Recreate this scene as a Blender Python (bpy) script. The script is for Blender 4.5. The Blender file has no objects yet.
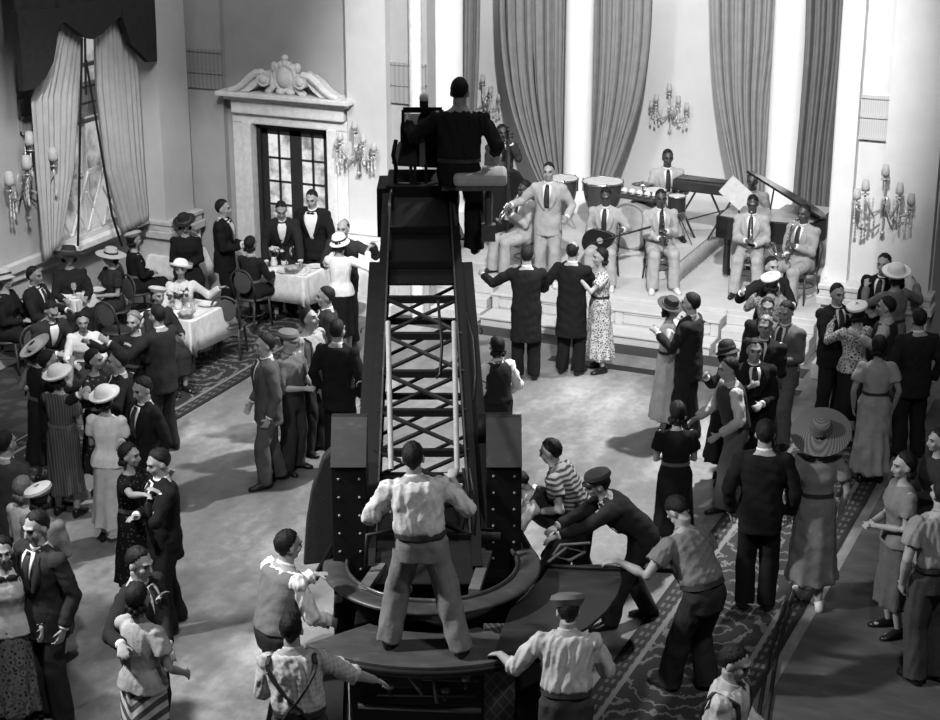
import bpy, math, random
import numpy as np
from mathutils import Vector, Matrix
random.seed(5)
C = bpy.context.scene.collection
V = Vector
PI = math.pi
def rad(a): return math.radians(a)

# ---------------------------------------------------------------- camera
FPX, PITCH, YAW, CAMH = 1750.0, rad(18.9), rad(23.9), 6.9
cd = bpy.data.cameras.new('camera'); cam = bpy.data.objects.new('camera', cd); C.objects.link(cam)
cam.location = (0, 0, 7.5); cam.rotation_euler = (PI/2-PITCH, 0, YAW)
cd.sensor_width = 36; cd.lens = 36*FPX/940; cd.clip_end = 200; cd.clip_start = 0.1
sc = bpy.context.scene; sc.camera = cam
sc.view_settings.view_transform = 'Standard'; sc.view_settings.look = 'None'
sc.view_settings.gamma = 1; sc.view_settings.use_curve_mapping = False
FW = V((-math.sin(YAW)*math.cos(PITCH), math.cos(YAW)*math.cos(PITCH), -math.sin(PITCH)))
RT = V((math.cos(YAW), math.sin(YAW), 0)); UP = RT.cross(FW)
HD = V((-math.sin(YAW), math.cos(YAW), 0))
CP = V((0, 0, CAMH))
KR = 7.5/6.9                                # the room is measured at one camera height, then brought to true size
def ray(x, y): return FW*FPX + RT*(x-470) - UP*(y-360)
def gz(x, y, z=0.0):                       # point of the place seen at a pixel, at height z
    d = ray(x, y); return CP + d*((z-CP.z)/d.z)
def gy(x, y, Y): d = ray(x, y); return CP + d*(Y/d.y)
def gx(x, y, X): d = ray(x, y); return CP + d*(X/d.x)
def gd(x, y, dep): d = ray(x, y); return CP + d*(dep/d.dot(HD))

# ---------------------------------------------------------------- materials (a black and white picture: greys only)
_m = {}
def mat(v, rough=.75, pat=None, v2=.5, sc_=12., bump=.0, metal=0., spec=.3, emit=0., var=.12, bs=60.):
    key = (v, rough, pat, v2, sc_, bump, metal, spec, emit, var, bs)
    if key in _m: return _m[key]
    m = bpy.data.materials.new('grey_%03d' % len(_m)); m.use_nodes = True
    nt = m.node_tree; N = nt.nodes; L = nt.links; b = N['Principled BSDF']
    b.inputs['Roughness'].default_value = rough; b.inputs['Metallic'].default_value = metal
    b.inputs['Specular IOR Level'].default_value = spec
    tc = N.new('ShaderNodeTexCoord'); co = tc.outputs['Object']
    def math_(op, a, c=None):
        n = N.new('ShaderNodeMath'); n.operation = op
        for i, q in enumerate((a, c)):
            if q is None: continue
            if isinstance(q, (int, float)): n.inputs[i].default_value = q
            else: L.new(q, n.inputs[i])
        return n.outputs[0]
    def noise(scale, detail=3, vec=None, rg=.6):
        n = N.new('ShaderNodeTexNoise'); n.inputs['Scale'].default_value = scale; n.inputs['Detail'].default_value = detail
        n.inputs['Roughness'].default_value = rg
        L.new(vec or co, n.inputs['Vector']); return n.outputs[0]
    def ramp(fac, stops, interp='LINEAR'):
        n = N.new('ShaderNodeValToRGB'); n.color_ramp.interpolation = interp
        e = n.color_ramp.elements
        while len(e) < len(stops): e.new(.5)
        for k, (p, c) in enumerate(stops): e[k].position = p; e[k].color = (c, c, c, 1)
        L.new(fac, n.inputs[0]); return n.outputs[0]
    def sep():
        n = N.new('ShaderNodeSeparateXYZ'); L.new(co, n.inputs[0]); return n.outputs
    lo, hi = v*(1-var), min(1, v*(1+var))
    if pat is None:
        col = ramp(noise(sc_), [(.3, lo), (.7, hi)])
    elif pat == 'floral':
        vo = N.new('ShaderNodeTexVoronoi'); vo.inputs['Scale'].default_value = sc_; L.new(co, vo.inputs['Vector'])
        a = math_('ADD', vo.outputs['Distance'], math_('MULTIPLY', noise(sc_*2.3), .5))
        col = ramp(a, [(.5, v2), (.62, v), (.8, v), (.95, v2*.7+v*.3)])
    elif pat == 'dots':
        vo = N.new('ShaderNodeTexVoronoi'); vo.inputs['Scale'].default_value = sc_; L.new(co, vo.inputs['Vector'])
        col = ramp(vo.outputs['Distance'], [(.18, v2), (.26, v)])
    elif pat == 'stripe':                     # upright stripes
        x, y, z = sep(); a = math_('ADD', math_('ADD', x, math_('MULTIPLY', y, .8)), 50)
        col = ramp(math_('FRACT', math_('MULTIPLY', a, sc_)), [(.0, v), (.6, v), (.7, v2), (.95, v2)])
    elif pat == 'hoop':                       # level stripes
        x, y, z = sep()
        col = ramp(math_('FRACT', math_('MULTIPLY', z, sc_)), [(.0, v), (.45, v), (.55, v2), (.95, v2)])
    elif pat == 'chevron':
        x, y, z = sep(); a = math_('SUBTRACT', z, math_('ABSOLUTE', math_('ADD', x, math_('MULTIPLY', y, .0))))
        col = ramp(math_('FRACT', math_('ADD', math_('MULTIPLY', a, sc_), 50)), [(.0, v), (.45, v), (.52, v2), (.97, v2)])
    elif pat == 'check':
        x, y, z = sep(); a = math_('ADD', math_('ADD', x, math_('MULTIPLY', y, .9)), 50)
        p = math_('GREATER_THAN', math_('FRACT', math_('MULTIPLY', a, sc_)), .55)
        q = math_('GREATER_THAN', math_('FRACT', math_('MULTIPLY', z, sc_)), .55)
        col = ramp(math_('MULTIPLY', math_('ADD', p, q), .5), [(.0, v), (.5, (v+v2)/2), (1., v2)])
    elif pat == 'rings':                      # woven straw
        x, y, z = sep(); r = math_('SQRT', math_('ADD', math_('MULTIPLY', x, x), math_('MULTIPLY', y, y)))
        col = ramp(math_('FRACT', math_('MULTIPLY', math_('ADD', r, math_('MULTIPLY', z, .6)), sc_)), [(.0, v), (.5, v2), (1., v)])
    elif pat == 'carpet':                     # medallions in a running band between bordered edges; x = across (-1..1), y = along in metres
        x, y, z = sep()
        ax = math_('ABSOLUTE', x)
        f = math_('SUBTRACT', math_('FRACT', math_('MULTIPLY', y, 1.05)), .5)
        d = math_('SQRT', math_('ADD', math_('MULTIPLY', math_('MULTIPLY', x, x), 1.6), math_('MULTIPLY', math_('MULTIPLY', f, f), 4.2)))
        d = math_('ADD', d, math_('MULTIPLY', math_('SUBTRACT', noise(7.), .5), .6))
        med = ramp(math_('FRACT', math_('MULTIPLY', d, 2.9)), [(.0, v), (.42, v), (.5, v2), (.66, v2), (.74, v), (1, v)])
        g = math_('MULTIPLY', math_('GREATER_THAN', math_('FRACT', math_('MULTIPLY', y, 7.)), .5), math_('GREATER_THAN', math_('FRACT', math_('MULTIPLY', ax, 12.)), .45))
        bd = math_('ADD', math_('MULTIPLY', g, v2*.5), v*.8)
        e1 = math_('GREATER_THAN', ax, .70)
        mx = N.new('ShaderNodeMix'); mx.data_type = 'RGBA'
        L.new(e1, mx.inputs[0]); L.new(med, mx.inputs[6]); L.new(bd, mx.inputs[7])
        ln = math_('MULTIPLY', math_('GREATER_THAN', ax, .66), math_('LESS_THAN', ax, .73))
        m2 = N.new('ShaderNodeMix'); m2.data_type = 'RGBA'; L.new(ln, m2.inputs[0]); L.new(mx.outputs[2], m2.inputs[6]); m2.inputs[7].default_value = (v2*1.2,)*3+(1,)
        ed = math_('GREATER_THAN', ax, .95)
        m3 = N.new('ShaderNodeMix'); m3.data_type = 'RGBA'; L.new(ed, m3.inputs[0]); L.new(m2.outputs[2], m3.inputs[6]); m3.inputs[7].default_value = (v*.5,)*3+(1,)
        col = m3.outputs[2]
    elif pat == 'floor':                      # dance floor with streaks of uneven tone
        mp = N.new('ShaderNodeMapping'); mp.inputs['Scale'].default_value = (.9, .35, 1); mp.inputs['Rotation'].default_value = (0, 0, .5)
        L.new(co, mp.inputs[0])
        a = noise(1.3, 6, mp.outputs[0], .65); c2 = noise(9., 4)
        s = math_('ADD', math_('MULTIPLY', a, .8), math_('MULTIPLY', c2, .2))
        col = ramp(s, [(.34, v*.55), (.5, v), (.66, v2)])
    elif pat == 'ornament':                   # moulded band
        x, y, z = sep(); a = math_('FRACT', math_('MULTIPLY', math_('ADD', math_('ADD', x, y), 60), sc_))
        w = math_('MULTIPLY', math_('ABSOLUTE', math_('SUBTRACT', a, .5)), 2.)
        col = ramp(w, [(.2, v), (.7, v2)])
    elif pat == 'plate':                      # diamond tread plate
        x, y, z = sep(); u = math_('ADD', math_('MULTIPLY', x, .914), math_('MULTIPLY', y, .405))
        a = math_('FRACT', math_('ADD', math_('MULTIPLY', math_('ADD', u, math_('MULTIPLY', z, .7)), sc_), 99))
        c2 = math_('FRACT', math_('ADD', math_('MULTIPLY', math_('SUBTRACT', u, math_('MULTIPLY', z, .7)), sc_), 99))
        g = math_('MAXIMUM', math_('LESS_THAN', a, .13), math_('LESS_THAN', c2, .13))
        col = ramp(g, [(0, v), (1, v2)])
    elif pat == 'scuff':                      # scratched, worn metal or wood
        mp = N.new('ShaderNodeMapping'); mp.inputs['Scale'].default_value = (1, 3.2, 1); mp.inputs['Rotation'].default_value = (0, 0, .9); L.new(co, mp.inputs[0])
        a = noise(sc_, 8, mp.outputs[0], .7)
        col = ramp(a, [(.42, v*.7), (.6, v), (.74, v2)])
    elif pat == 'lit':                        # patchy glow put into the panes in place of daylight behind
        col = ramp(noise(sc_, 4), [(.36, v), (.58, v2)])
    if pat == 'lit':
        L.new(col, b.inputs['Emission Color']); b.inputs['Emission Strength'].default_value = emit; b.inputs['Base Color'].default_value = (.05, .05, .05, 1)
    else:
        L.new(col, b.inputs['Base Color'])
        if emit:
            L.new(col, b.inputs['Emission Color']); b.inputs['Emission Strength'].default_value = emit
    if bump:
        bn = N.new('ShaderNodeBump'); bn.inputs['Strength'].default_value = bump; bn.inputs['Distance'].default_value = .02
        L.new(noise(bs, 3), bn.inputs['Height']); L.new(bn.outputs[0], b.inputs['Normal'])
    _m[key] = m; return m
def glass_mat():
    if 'g' in _m: return _m['g']
    m = bpy.data.materials.new('clear_glass'); m.use_nodes = True; b = m.node_tree.nodes['Principled BSDF']
    b.inputs['Base Color'].default_value = (.9, .9, .9, 1); b.inputs['Roughness'].default_value = .08
    b.inputs['Transmission Weight'].default_value = .75; b.inputs['IOR'].default_value = 1.45
    _m['g'] = m; return m

# ---------------------------------------------------------------- mesh builder
def frame_of(d):
    d = d.normalized(); a = V((0, 0, 1)) if abs(d.z) < .9 else V((0, 1, 0))
    x = a.cross(d).normalized(); return x, d.cross(x), d
class MB:
    def __init__(s): s.v = []; s.f = []
    def add(s, vs, fs):
        n = len(s.v); s.v += [V(p) for p in vs]; s.f += [[i+n for i in f] for f in fs]; return s
    def box(s, c, d, rz=0., M=None):
        c = V(c); R = Matrix.Rotation(rz, 3, 'Z'); h = V(d)/2
        vs = [c + R @ V((i*h.x, j*h.y, k*h.z)) for k in (-1, 1) for j in (-1, 1) for i in (-1, 1)]
        if M: vs = [M @ p for p in vs]
        return s.add(vs, [(0, 2, 3, 1), (4, 5, 7, 6), (0, 1, 5, 4), (2, 6, 7, 3), (0, 4, 6, 2), (1, 3, 7, 5)])
    def bx(s, x0, x1, y0, y1, z0, z1): return s.box(((x0+x1)/2, (y0+y1)/2, (z0+z1)/2), (abs(x1-x0), abs(y1-y0), abs(z1-z0)))
    def bar(s, a, b, w, h=None, up=None):
        a = V(a); b = V(b); d = (b-a).normalized(); h = h or w
        if up is None: x, y, _ = frame_of(d)
        else: x = V(up).cross(d).normalized(); y = d.cross(x)
        vs = [p + x*i*w/2 + y*j*h/2 for p in (a, b) for j in (-1, 1) for i in (-1, 1)]
        return s.add(vs, [(0, 2, 3, 1), (4, 5, 7, 6), (0, 1, 5, 4), (2, 6, 7, 3), (0, 4, 6, 2), (1, 3, 7, 5)])
    def loft(s, rings, cap=True, close=True):
        n = len(rings[0]); vs = [p for r in rings for p in r]; fs = []
        for k in range(len(rings)-1):
            for i in range(n if close else n-1):
                j = (i+1) % n; fs.append((k*n+i, k*n+j, (k+1)*n+j, (k+1)*n+i))
        if cap:
            fs.append(tuple(range(n))[::-1]); fs.append(tuple((len(rings)-1)*n+i for i in range(n)))
        return s.add(vs, fs)
    def tube(s, pts, r, n=8, cap=True):
        pts = [V(p) for p in pts]; m = len(pts)
        if isinstance(r, (int, float)): r = [r]*m
        rings = []; px = None
        for k in range(m):
            d = (pts[min(k+1, m-1)]-pts[max(k-1, 0)])
            if d.length < 1e-7: d = V((0, 0, 1))
            d.normalize()
            if px is None: x, y, _ = frame_of(d)
            else:
                x = px - d*px.dot(d)
                if x.length < 1e-6: x = frame_of(d)[0]
                x.normalize(); y = d.cross(x)
            px = x
            rings.append([pts[k] + (x*math.cos(2*PI*i/n) + y*math.sin(2*PI*i/n))*r[k] for i in range(n)])
        return s.loft(rings, cap)
    def ball(s, c, r, n=12, M=None):
        if isinstance(r, (int, float)): r = (r, r, r)
        c = V(c); m = n//2+1; rings = []
        vs = []; fs = []
        for k in range(1, m):
            a = PI*k/m
            for i in range(n):
                b = 2*PI*i/n; q = V((r[0]*math.sin(a)*math.cos(b), r[1]*math.sin(a)*math.sin(b), r[2]*math.cos(a)))
                vs.append(c + (M @ q if M else q))
        t = V((0, 0, r[2])); vs += [c + (M @ t if M else t), c - (M @ t if M else t)]
        for k in range(m-2):
            for i in range(n): j = (i+1) % n; fs.append((k*n+i, (k+1)*n+i, (k+1)*n+j, k*n+j))
        T = len(vs)-2
        for i in range(n):
            j = (i+1) % n; fs.append((T, i, j)); fs.append((T+1, (m-2)*n+j, (m-2)*n+i))
        return s.add(vs, fs)
    def lathe(s, prof, n=20, o=(0, 0, 0), M=None):
        o = V(o); rings = []
        for r, z in prof:
            ring = [V((r*math.cos(2*PI*i/n), r*math.sin(2*PI*i/n), z)) for i in range(n)]
            rings.append([o + (M @ p if M else p) for p in ring])
        return s.loft(rings, True)
    def prism(s, poly, h, M=None, z0=0.):
        n = len(poly); vs = [V((x, y, z0)) for x, y in poly] + [V((x, y, z0+h)) for x, y in poly]
        if M: vs = [M @ p for p in vs]
        return s.add(vs, [tuple(range(n))[::-1], tuple(range(n, 2*n))] + [(i, (i+1) % n, n+(i+1) % n, n+i) for i in range(n)])
    def torus(s, c, R, r, a0=0., a1=2*PI, n=32, k=8, M=None, sq=None):
        full = abs(a1-a0) > 6.28; c = V(c); rings = []
        for i in range(n if full else n+1):
            a = a0+(a1-a0)*i/n; e = V((math.cos(a), math.sin(a), 0)); ring = []
            for j in range(k):
                b = 2*PI*j/k; q = e*(R+r*math.cos(b)*(sq[0] if sq else 1)) + V((0, 0, r*math.sin(b)*(sq[1] if sq else 1)))
                ring.append(c + (M @ q if M else q))
            rings.append(ring)
        if full: rings.append(rings[0])
        return s.loft(rings, not full)
    def sheet(s, grid, th=.01):                # grid of points -> cloth with thickness
        R = len(grid); K = len(grid[0]); g = grid; nn = []
        for i in range(R):
            row = []
            for j in range(K):
                a = V(g[min(i+1, R-1)][j])-V(g[max(i-1, 0)][j]); b = V(g[i][min(j+1, K-1)])-V(g[i][max(j-1, 0)])
                q = a.cross(b); row.append(q.normalized() if q.length > 1e-9 else V((0, -1, 0)))
            nn.append(row)
        vs = [V(g[i][j]) for i in range(R) for j in range(K)] + [V(g[i][j])+nn[i][j]*th for i in range(R) for j in range(K)]
        o = R*K; fs = []
        for i in range(R-1):
            for j in range(K-1):
                a, b, c, d = i*K+j, i*K+j+1, (i+1)*K+j+1, (i+1)*K+j
                fs += [(d, c, b, a), (a+o, b+o, c+o, d+o)]
        edge = [(0, j) for j in range(K)] + [(i, K-1) for i in range(1, R)] + [(R-1, j) for j in range(K-2, -1, -1)] + [(i, 0) for i in range(R-2, 0, -1)]
        e = [i*K+j for i, j in edge]
        for k in range(len(e)):
            a, b = e[k], e[(k+1) % len(e)]; fs.append((a, b, b+o, a+o))
        return s.add(vs, fs)

# ---------------------------------------------------------------- things, parts, setting
MAT = {}                                       # world matrix of every parent
REM = []                                       # meshes to be fused into one skin: (object, voxel, smooth, fold amplitude, kind)
def thing(name, label, cat, loc=(0, 0, 0), rz=0., group=None):
    o = bpy.data.objects.new(name, None); C.objects.link(o); o.empty_display_size = .1
    o.location = loc; o.rotation_euler = (0, 0, rz); tag(o, label, cat, group)
    MAT[o.name] = Matrix.Translation(V(loc)) @ Matrix.Rotation(rz, 4, 'Z'); return o
def tag(o, label, cat, group=None):
    o['label'] = label; o['category'] = cat
    if group: o['group'] = group
    return o
def mesh(name, mb, m, smooth=False):
    me = bpy.data.meshes.new(name); me.from_pydata([tuple(p) for p in mb.v], [], [tuple(f) for f in mb.f]); me.update()
    import bmesh
    b = bmesh.new(); b.from_mesh(me); bmesh.ops.recalc_face_normals(b, faces=b.faces); b.to_mesh(me); b.free()
    me.materials.append(m)
    if smooth: me.polygons.foreach_set('use_smooth', [True]*len(me.polygons))
    return me
def part(name, mb, m, parent=None, world=False, smooth=False, bevel=0., rem=None, label=None, auto=False):
    if parent is not None and world:
        I = MAT[parent.name].inverted(); mb.v = [I @ p for p in mb.v]
    o = bpy.data.objects.new(name, mesh(name, mb, m, smooth or auto)); C.objects.link(o)
    if parent is not None:
        o.parent = parent; MAT[o.name] = MAT[parent.name]
    else: MAT[o.name] = Matrix.Identity(4)
    if bevel:
        b = o.modifiers.new('bevel', 'BEVEL'); b.width = bevel; b.segments = 2; b.limit_method = 'ANGLE'
    if auto:
        try: o.data.set_sharp_from_angle(angle=rad(38))
        except Exception: pass
    if rem: REM.append((o,)+tuple(rem))
    if label: o['label'] = label
    return o
def based(name, mb, m, label, cat, base, group=None, **k):   # a thing that is one mesh, its origin at its base
    I = Matrix.Translation(V(base)); mb.v = [p - V(base) for p in mb.v]
    o = part(name, mb, m, **k); o.location = base; MAT[o.name] = I
    return tag(o, label, cat, group)
def struct(name, mb, m, parent=None, **k):
    o = part(name, mb, m, parent, world=parent is not None, **k)
    if parent is None: o['kind'] = 'structure'
    return o
def copy_tree(o, loc, rz, label):
    r = o.copy(); C.objects.link(r); r.location = loc; r.rotation_euler = (0, 0, rz); r['label'] = label
    for ch in list(o.children):
        c = ch.copy(); C.objects.link(c); c.parent = r
        for g in ch.children:
            d = g.copy(); C.objects.link(d); d.parent = c
    return r
# ================================================================= the room
OBJ0 = set(bpy.data.objects)
YB, XL = 19.8, -13.2                           # door wall and window wall
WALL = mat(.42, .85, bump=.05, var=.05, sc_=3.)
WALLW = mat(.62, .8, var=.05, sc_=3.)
DOORW = mat(.36, .85, var=.06, sc_=3.)  # same colour as the other walls; its weaker light is darkened in
TRIM = mat(.55, .6, var=.05)
STAGEW = mat(.54, .55, var=.06, sc_=5.)
BANDM = mat(.24, .8, 'ornament', .30, 16.); BANDL = mat(.13, .8)
mb = MB(); mb.bx(-15, 4, 2, 26, -.1, 0); struct('floor', mb, mat(.16, .38, 'floor', .33, spec=.35))
def floor_strip(name, x0, x1, y0, y1, v, h=.004):
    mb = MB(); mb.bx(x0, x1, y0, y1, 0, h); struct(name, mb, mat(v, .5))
floor_strip('floor_strip_1', -9.9, -4.3, 19.40, 19.74, .03)  # flat dark strip along the foot of the stage
floor_strip('floor_strip_2', -7.3, -4.2, 18.80, 18.97, .012)  # narrower dark strip across the floor before the stage

# window wall
wy0, wy1, wz0, wz1 = 17.1, 18.75, 1.17, 4.6
mb = MB()
mb.bx(XL-.25, XL, 4, wy0, 0, 6.2); mb.bx(XL-.25, XL, wy1, YB+.25, 0, 6.2); mb.bx(XL-.25, XL, wy0, wy1, 0, wz0); mb.bx(XL-.25, XL, wy0, wy1, wz1, 6.2)
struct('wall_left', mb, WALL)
mb = MB(); mb.bx(XL, XL+.10, 4, 19.2, 1.10, 1.22); mb.bx(XL, XL+.05, 4, 19.2, .98, 1.10); struct('trim_3', mb, TRIM, bevel=.015)
mb = MB(); mb.bx(XL, XL+.06, 4, 19.2, 0, .22); struct('baseboard_left', mb, TRIM)
mb = MB()
for z in (2.70, 2.88, 3.08): mb.bx(XL, XL+.06, 16.6, YB, z, z+.04)
mb.bx(XL, XL+.03, 16.6, YB, 2.7, 3.1); struct('trim_4', mb, BANDM)
mb = MB()
w = XL-.12
for y in (wy0+.04, (wy0+wy1)/2, wy1-.04): mb.bx(w-.04, w+.05, y-.045, y+.045, wz0, wz1)
for z in (wz0+.04, 1.95, 2.6, 3.3, 4.0, wz1-.04): mb.bx(w-.03, w+.04, wy0, wy1, z-.025, z+.025)
win = struct('window_1', mb, mat(.6, .5))
mb = MB(); mb.bx(w-.02, w-.01, wy0, wy1, wz0, wz1); struct('pane', mb, mat(.08, .15, 'lit', .45, 2.6, emit=1.0), win)
mb = MB(); mb.bx(XL-.2, XL+.22, wy0-.12, wy1+.12, wz0-.06, wz0+.02); struct('window_sill', mb, mat(.8, .5), win, bevel=.01)
mb = MB()                                      # crossed lattice in front of the lower panes
for k in range(5):
    y = wy0+.1+k*.34
    mb.bar((w+.06, y, wz0+.05), (w+.06, min(y+.42, wy1-.05), wz0+.8), .025, .02)
    mb.bar((w+.07, y+.3, wz0+.05), (w+.07, y, wz0+.55), .018, .02)
struct('lattice', mb, mat(.75, .5), win)
# pilasters: the corner one on the window wall, then along the door wall
def pilaster(x0, x1, y0, y1, v, plinth=.12, side=None, ztop=6.2):
    mb = MB(); mb.bx(x0, x1, y0, y1, 0, ztop); o = struct('pilaster', mb, mat(v, .8, var=.05, sc_=3.)); return o
def plinth(x0, x1, y0, y1, v=.62):
    mb = MB(); mb.bx(x0, x1, y0, y1, 0, 1.0)
    e = .05
    mb.bx(x0-e, x1+e, y0-e, y1+e, .92, 1.02); mb.bx(x0-e*.4, x1+e*.4, y0-e*.4, y1+e*.4, 1.02, 1.1); mb.bx(x0-e*.7, x1+e*.7, y0-e*.7, y1+e*.7, 1.1, 1.16); mb.bx(x0-e, x1+e, y0-e, y1+e, 0, .2)
    return struct('plinth', mb, mat(v, .7), bevel=.012)
pilaster(XL, XL+.45, 18.88, 19.56, .5); plinth(XL, XL+.52, 18.86, 19.6, .5)
# door wall
dx0, dx1, dz = -11.86, -10.73, 2.38
mb = MB()
mb.bx(XL-.25, dx0, YB, YB+.25, 0, 6.2); mb.bx(dx1, -9.36, YB, YB+.25, 0, 6.2); mb.bx(dx0, dx1, YB, YB+.25, dz, 6.2)
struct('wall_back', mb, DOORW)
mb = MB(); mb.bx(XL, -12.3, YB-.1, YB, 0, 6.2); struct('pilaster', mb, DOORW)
mb = MB()
for z in (2.80, 3.0, 3.28): mb.bx(XL, -12.28, YB-.135, YB-.1, z, z+.03)
mb.bx(XL, -12.29, YB-.115, YB-.1, 2.8, 3.3); struct('trim_5', mb, BANDM)
pilaster(-10.42, -9.86, YB-.16, YB, .55); plinth(-10.5, -9.8, YB-.3, YB, .68)
mb = MB()
for z in (2.80, 3.02, 3.28): mb.bx(-9.86, -9.37, YB-.045, YB, z, z+.03)
mb.bx(-9.86, -9.37, YB-.03, YB, 2.8, 3.3); struct('trim_6', mb, BANDM)
mb = MB(); mb.tube([(-9.5, YB-.05, 0), (-9.5, YB-.05, 6.2)], .08, 20); struct('column', mb, mat(.72, .6), auto=True)
mb = MB(); mb.bx(-9.86, -9.36, YB-.12, YB, .95, 1.12); struct('trim_7', mb, mat(.4, .7))
# garden outside the door and window, dim wall outside
mb = MB(); mb.bx(-12.6, -10.1, YB+1.0, YB+1.1, 0, 3.2); struct('wall_outside', mb, mat(.5, .8))
# double door with glazed leaves
DK = mat(.025, .45)
door = struct('door_1', MB().bx(dx0, dx0+.06, YB-.02, YB+.16, 0, dz).bx(dx1-.06, dx1, YB-.02, YB+.16, 0, dz).bx(dx0, dx1, YB-.02, YB+.16, dz-.06, dz), DK)
mid = (dx0+dx1)/2
for s, (a, b) in enumerate(((dx0+.06, mid), (mid, dx1-.06))):
    mb = MB(); y0, y1 = YB+.02, YB+.07; st = .085
    mb.bx(a, a+st, y0, y1, .02, dz-.06); mb.bx(b-st, b, y0, y1, .02, dz-.06); mb.bx(a, b, y0, y1, dz-.06-st, dz-.06); mb.bx(a, b, y0, y1, .02, .34)
    cx = (a+b)/2; mb.bx(cx-.014, cx+.014, y0, y1, .3, dz-.1)
    for k in range(1, 6): z = .34+(dz-.145-.34)*k/6; mb.bx(a+st, b-st, y0, y1, z-.014, z+.014)
    lf = struct('door_leaf', mb, DK, door)
    struct('glazing', MB().bx(a+st, b-st, YB+.04, YB+.05, .34, dz-.14), mat(.16, .1, 'lit', .62, 4.5, emit=1.3), lf)
    struct('door_handle', MB().box((b-.04 if s == 0 else a+.04, YB-.01, 1.02), (.025, .05, .14)), mat(.5, .3, metal=1.), lf)
# surround: architrave, frieze, cornice, broken swan-neck pediment with a cartouche
ped = thing('door_pediment', 'carved pale door surround with broken scroll pediment and shield cartouche', 'door surround', (mid, YB, 0))
CARV = mat(.66, .6, bump=.15, bs=25.)
cw = .30
mb = MB(); mb.bx(dx0-cw, dx0, YB-.12, YB, 0, dz+.02); mb.bx(dx0-cw*.45, dx0, YB-.17, YB-.1, 0, dz+.02); part('architrave', mb, CARV, ped, True, bevel=.012)
mb = MB(); mb.bx(dx1, dx1+cw, YB-.12, YB, 0, dz+.02); mb.bx(dx1, dx1+cw*.45, YB-.17, YB-.1, 0, dz+.02); part('architrave', mb, CARV, ped, True, bevel=.012)
mb = MB(); mb.bx(dx0-cw, dx1+cw, YB-.13, YB, dz+.0, dz+.14); mb.bx(dx0-cw+.03, dx1+cw-.03, YB-.2, YB, dz+.14, dz+.33); part('frieze', mb, CARV, ped, True, bevel=.02)
mb = MB(); x0, x1 = dx0-cw-.12, dx1+cw+.12
mb.bx(x0+.08, x1-.08, YB-.26, YB, dz+.33, dz+.38); mb.bx(x0, x1, YB-.34, YB, dz+.38, dz+.44); part('cornice', mb, CARV, ped, True, bevel=.012)
zc = dz+.44
for s in (-1, 1):
    mb = MB(); pts = []
    prof = [(x_, z_*.84) for x_, z_ in [(.80, .02), (.70, .05), (.60, .12), (.50, .23), (.40, .31), (.30, .33), (.25, .30)]]
    low = [(.25, .22), (.32, .20), (.42, .08), (.52, .01), (.80, .0)]
    poly = [(mid+s*x, z) for x, z in prof+low]
    M = Matrix(((1, 0, 0, 0), (0, 0, -1, YB-.04), (0, 1, 0, zc), (0, 0, 0, 1)))
    mb.prism(poly, .2, M)
    mb.tube([(mid+s*x, YB-.26, zc+z) for x, z in prof], [.03, .04, .045, .05, .05, .05, .04], 8)
    part('scroll', mb, CARV, ped, True, smooth=False)
    mb = MB(); mb.tube([(mid+s*.27, YB-.3, zc+.82*.24), (mid+s*.27, YB-.02, zc+.82*.24)], .095, 18); mb.ball((mid+s*.27, YB-.3, zc+.82*.24), (.06, .03, .06), 12); part('rosette', mb, CARV, ped, True, auto=True)
    mb = MB(); mb.tube([(mid+s*.16, YB-.14, zc+.82*.34), (mid+s*.2, YB-.2, zc+.82*.22), (mid+s*.17, YB-.2, zc+.82*.12), (mid+s*.24, YB-.2, zc+.82*.04), (mid+s*.3, YB-.18, zc+.82*.02)], [.03, .05, .045, .05, .03], 8)
    part('acanthus', mb, CARV, ped, True, smooth=True)
mb = MB(); mb.ball((mid, YB-.16, zc+.82*.27), (.15, .1, .17), 18); mb.ball((mid, YB-.22, zc+.82*.27), (.10, .08, .125), 16)
mb.torus((mid, YB-.2, zc+.82*.27), .15, .03, n=24, M=Matrix.Rotation(PI/2, 3, 'X') @ Matrix.Diagonal((1, 1.12, 1)))
for a in range(-2, 3): mb.ball((mid+a*.055, YB-.18, zc+.82*.5-abs(a)*.03), (.045, .06, .055), 10)
mb.ball((mid, YB-.18, zc+.82*.57), (.05, .05, .05), 10)
for a in (-1, 1): mb.ball((mid+a*.07, YB-.18, zc+.82*.05), (.075, .07, .05), 10); mb.ball((mid+a*.17, YB-.16, zc+.82*.42), (.05, .05, .07), 10)
part('cartouche', mb, CARV, ped, True, smooth=True)

# wall right of the stage
XR = -4.15
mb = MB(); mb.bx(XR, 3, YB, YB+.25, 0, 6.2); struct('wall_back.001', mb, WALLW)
pilaster(XR, -3.92, YB-.16, YB, .66); pilaster(-3.58, -2.98, YB-.2, YB, .66); pilaster(-2.95, 3, YB-.08, YB, .22)
plinth(XR-.02, -2.94, YB-.32, YB, .62)
mb = MB()
for z in (2.83, 3.08, 3.3): mb.bx(-3.92, -3.55, YB-.05, YB, z, z+.03)
mb.bx(-3.92, -3.58, YB-.03, YB, 2.83, 3.32); struct('trim_8', mb, mat(.42, .8, 'ornament', .52, 40.))
mb = MB()
for z in (2.83, 3.08, 3.3): mb.bx(-2.98, 2.9, YB-.15, YB, z, z+.04)
mb.bx(-2.98, 2.9, YB-.11, YB, 2.83, 3.32); struct('trim_9', mb, BANDM)
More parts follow.
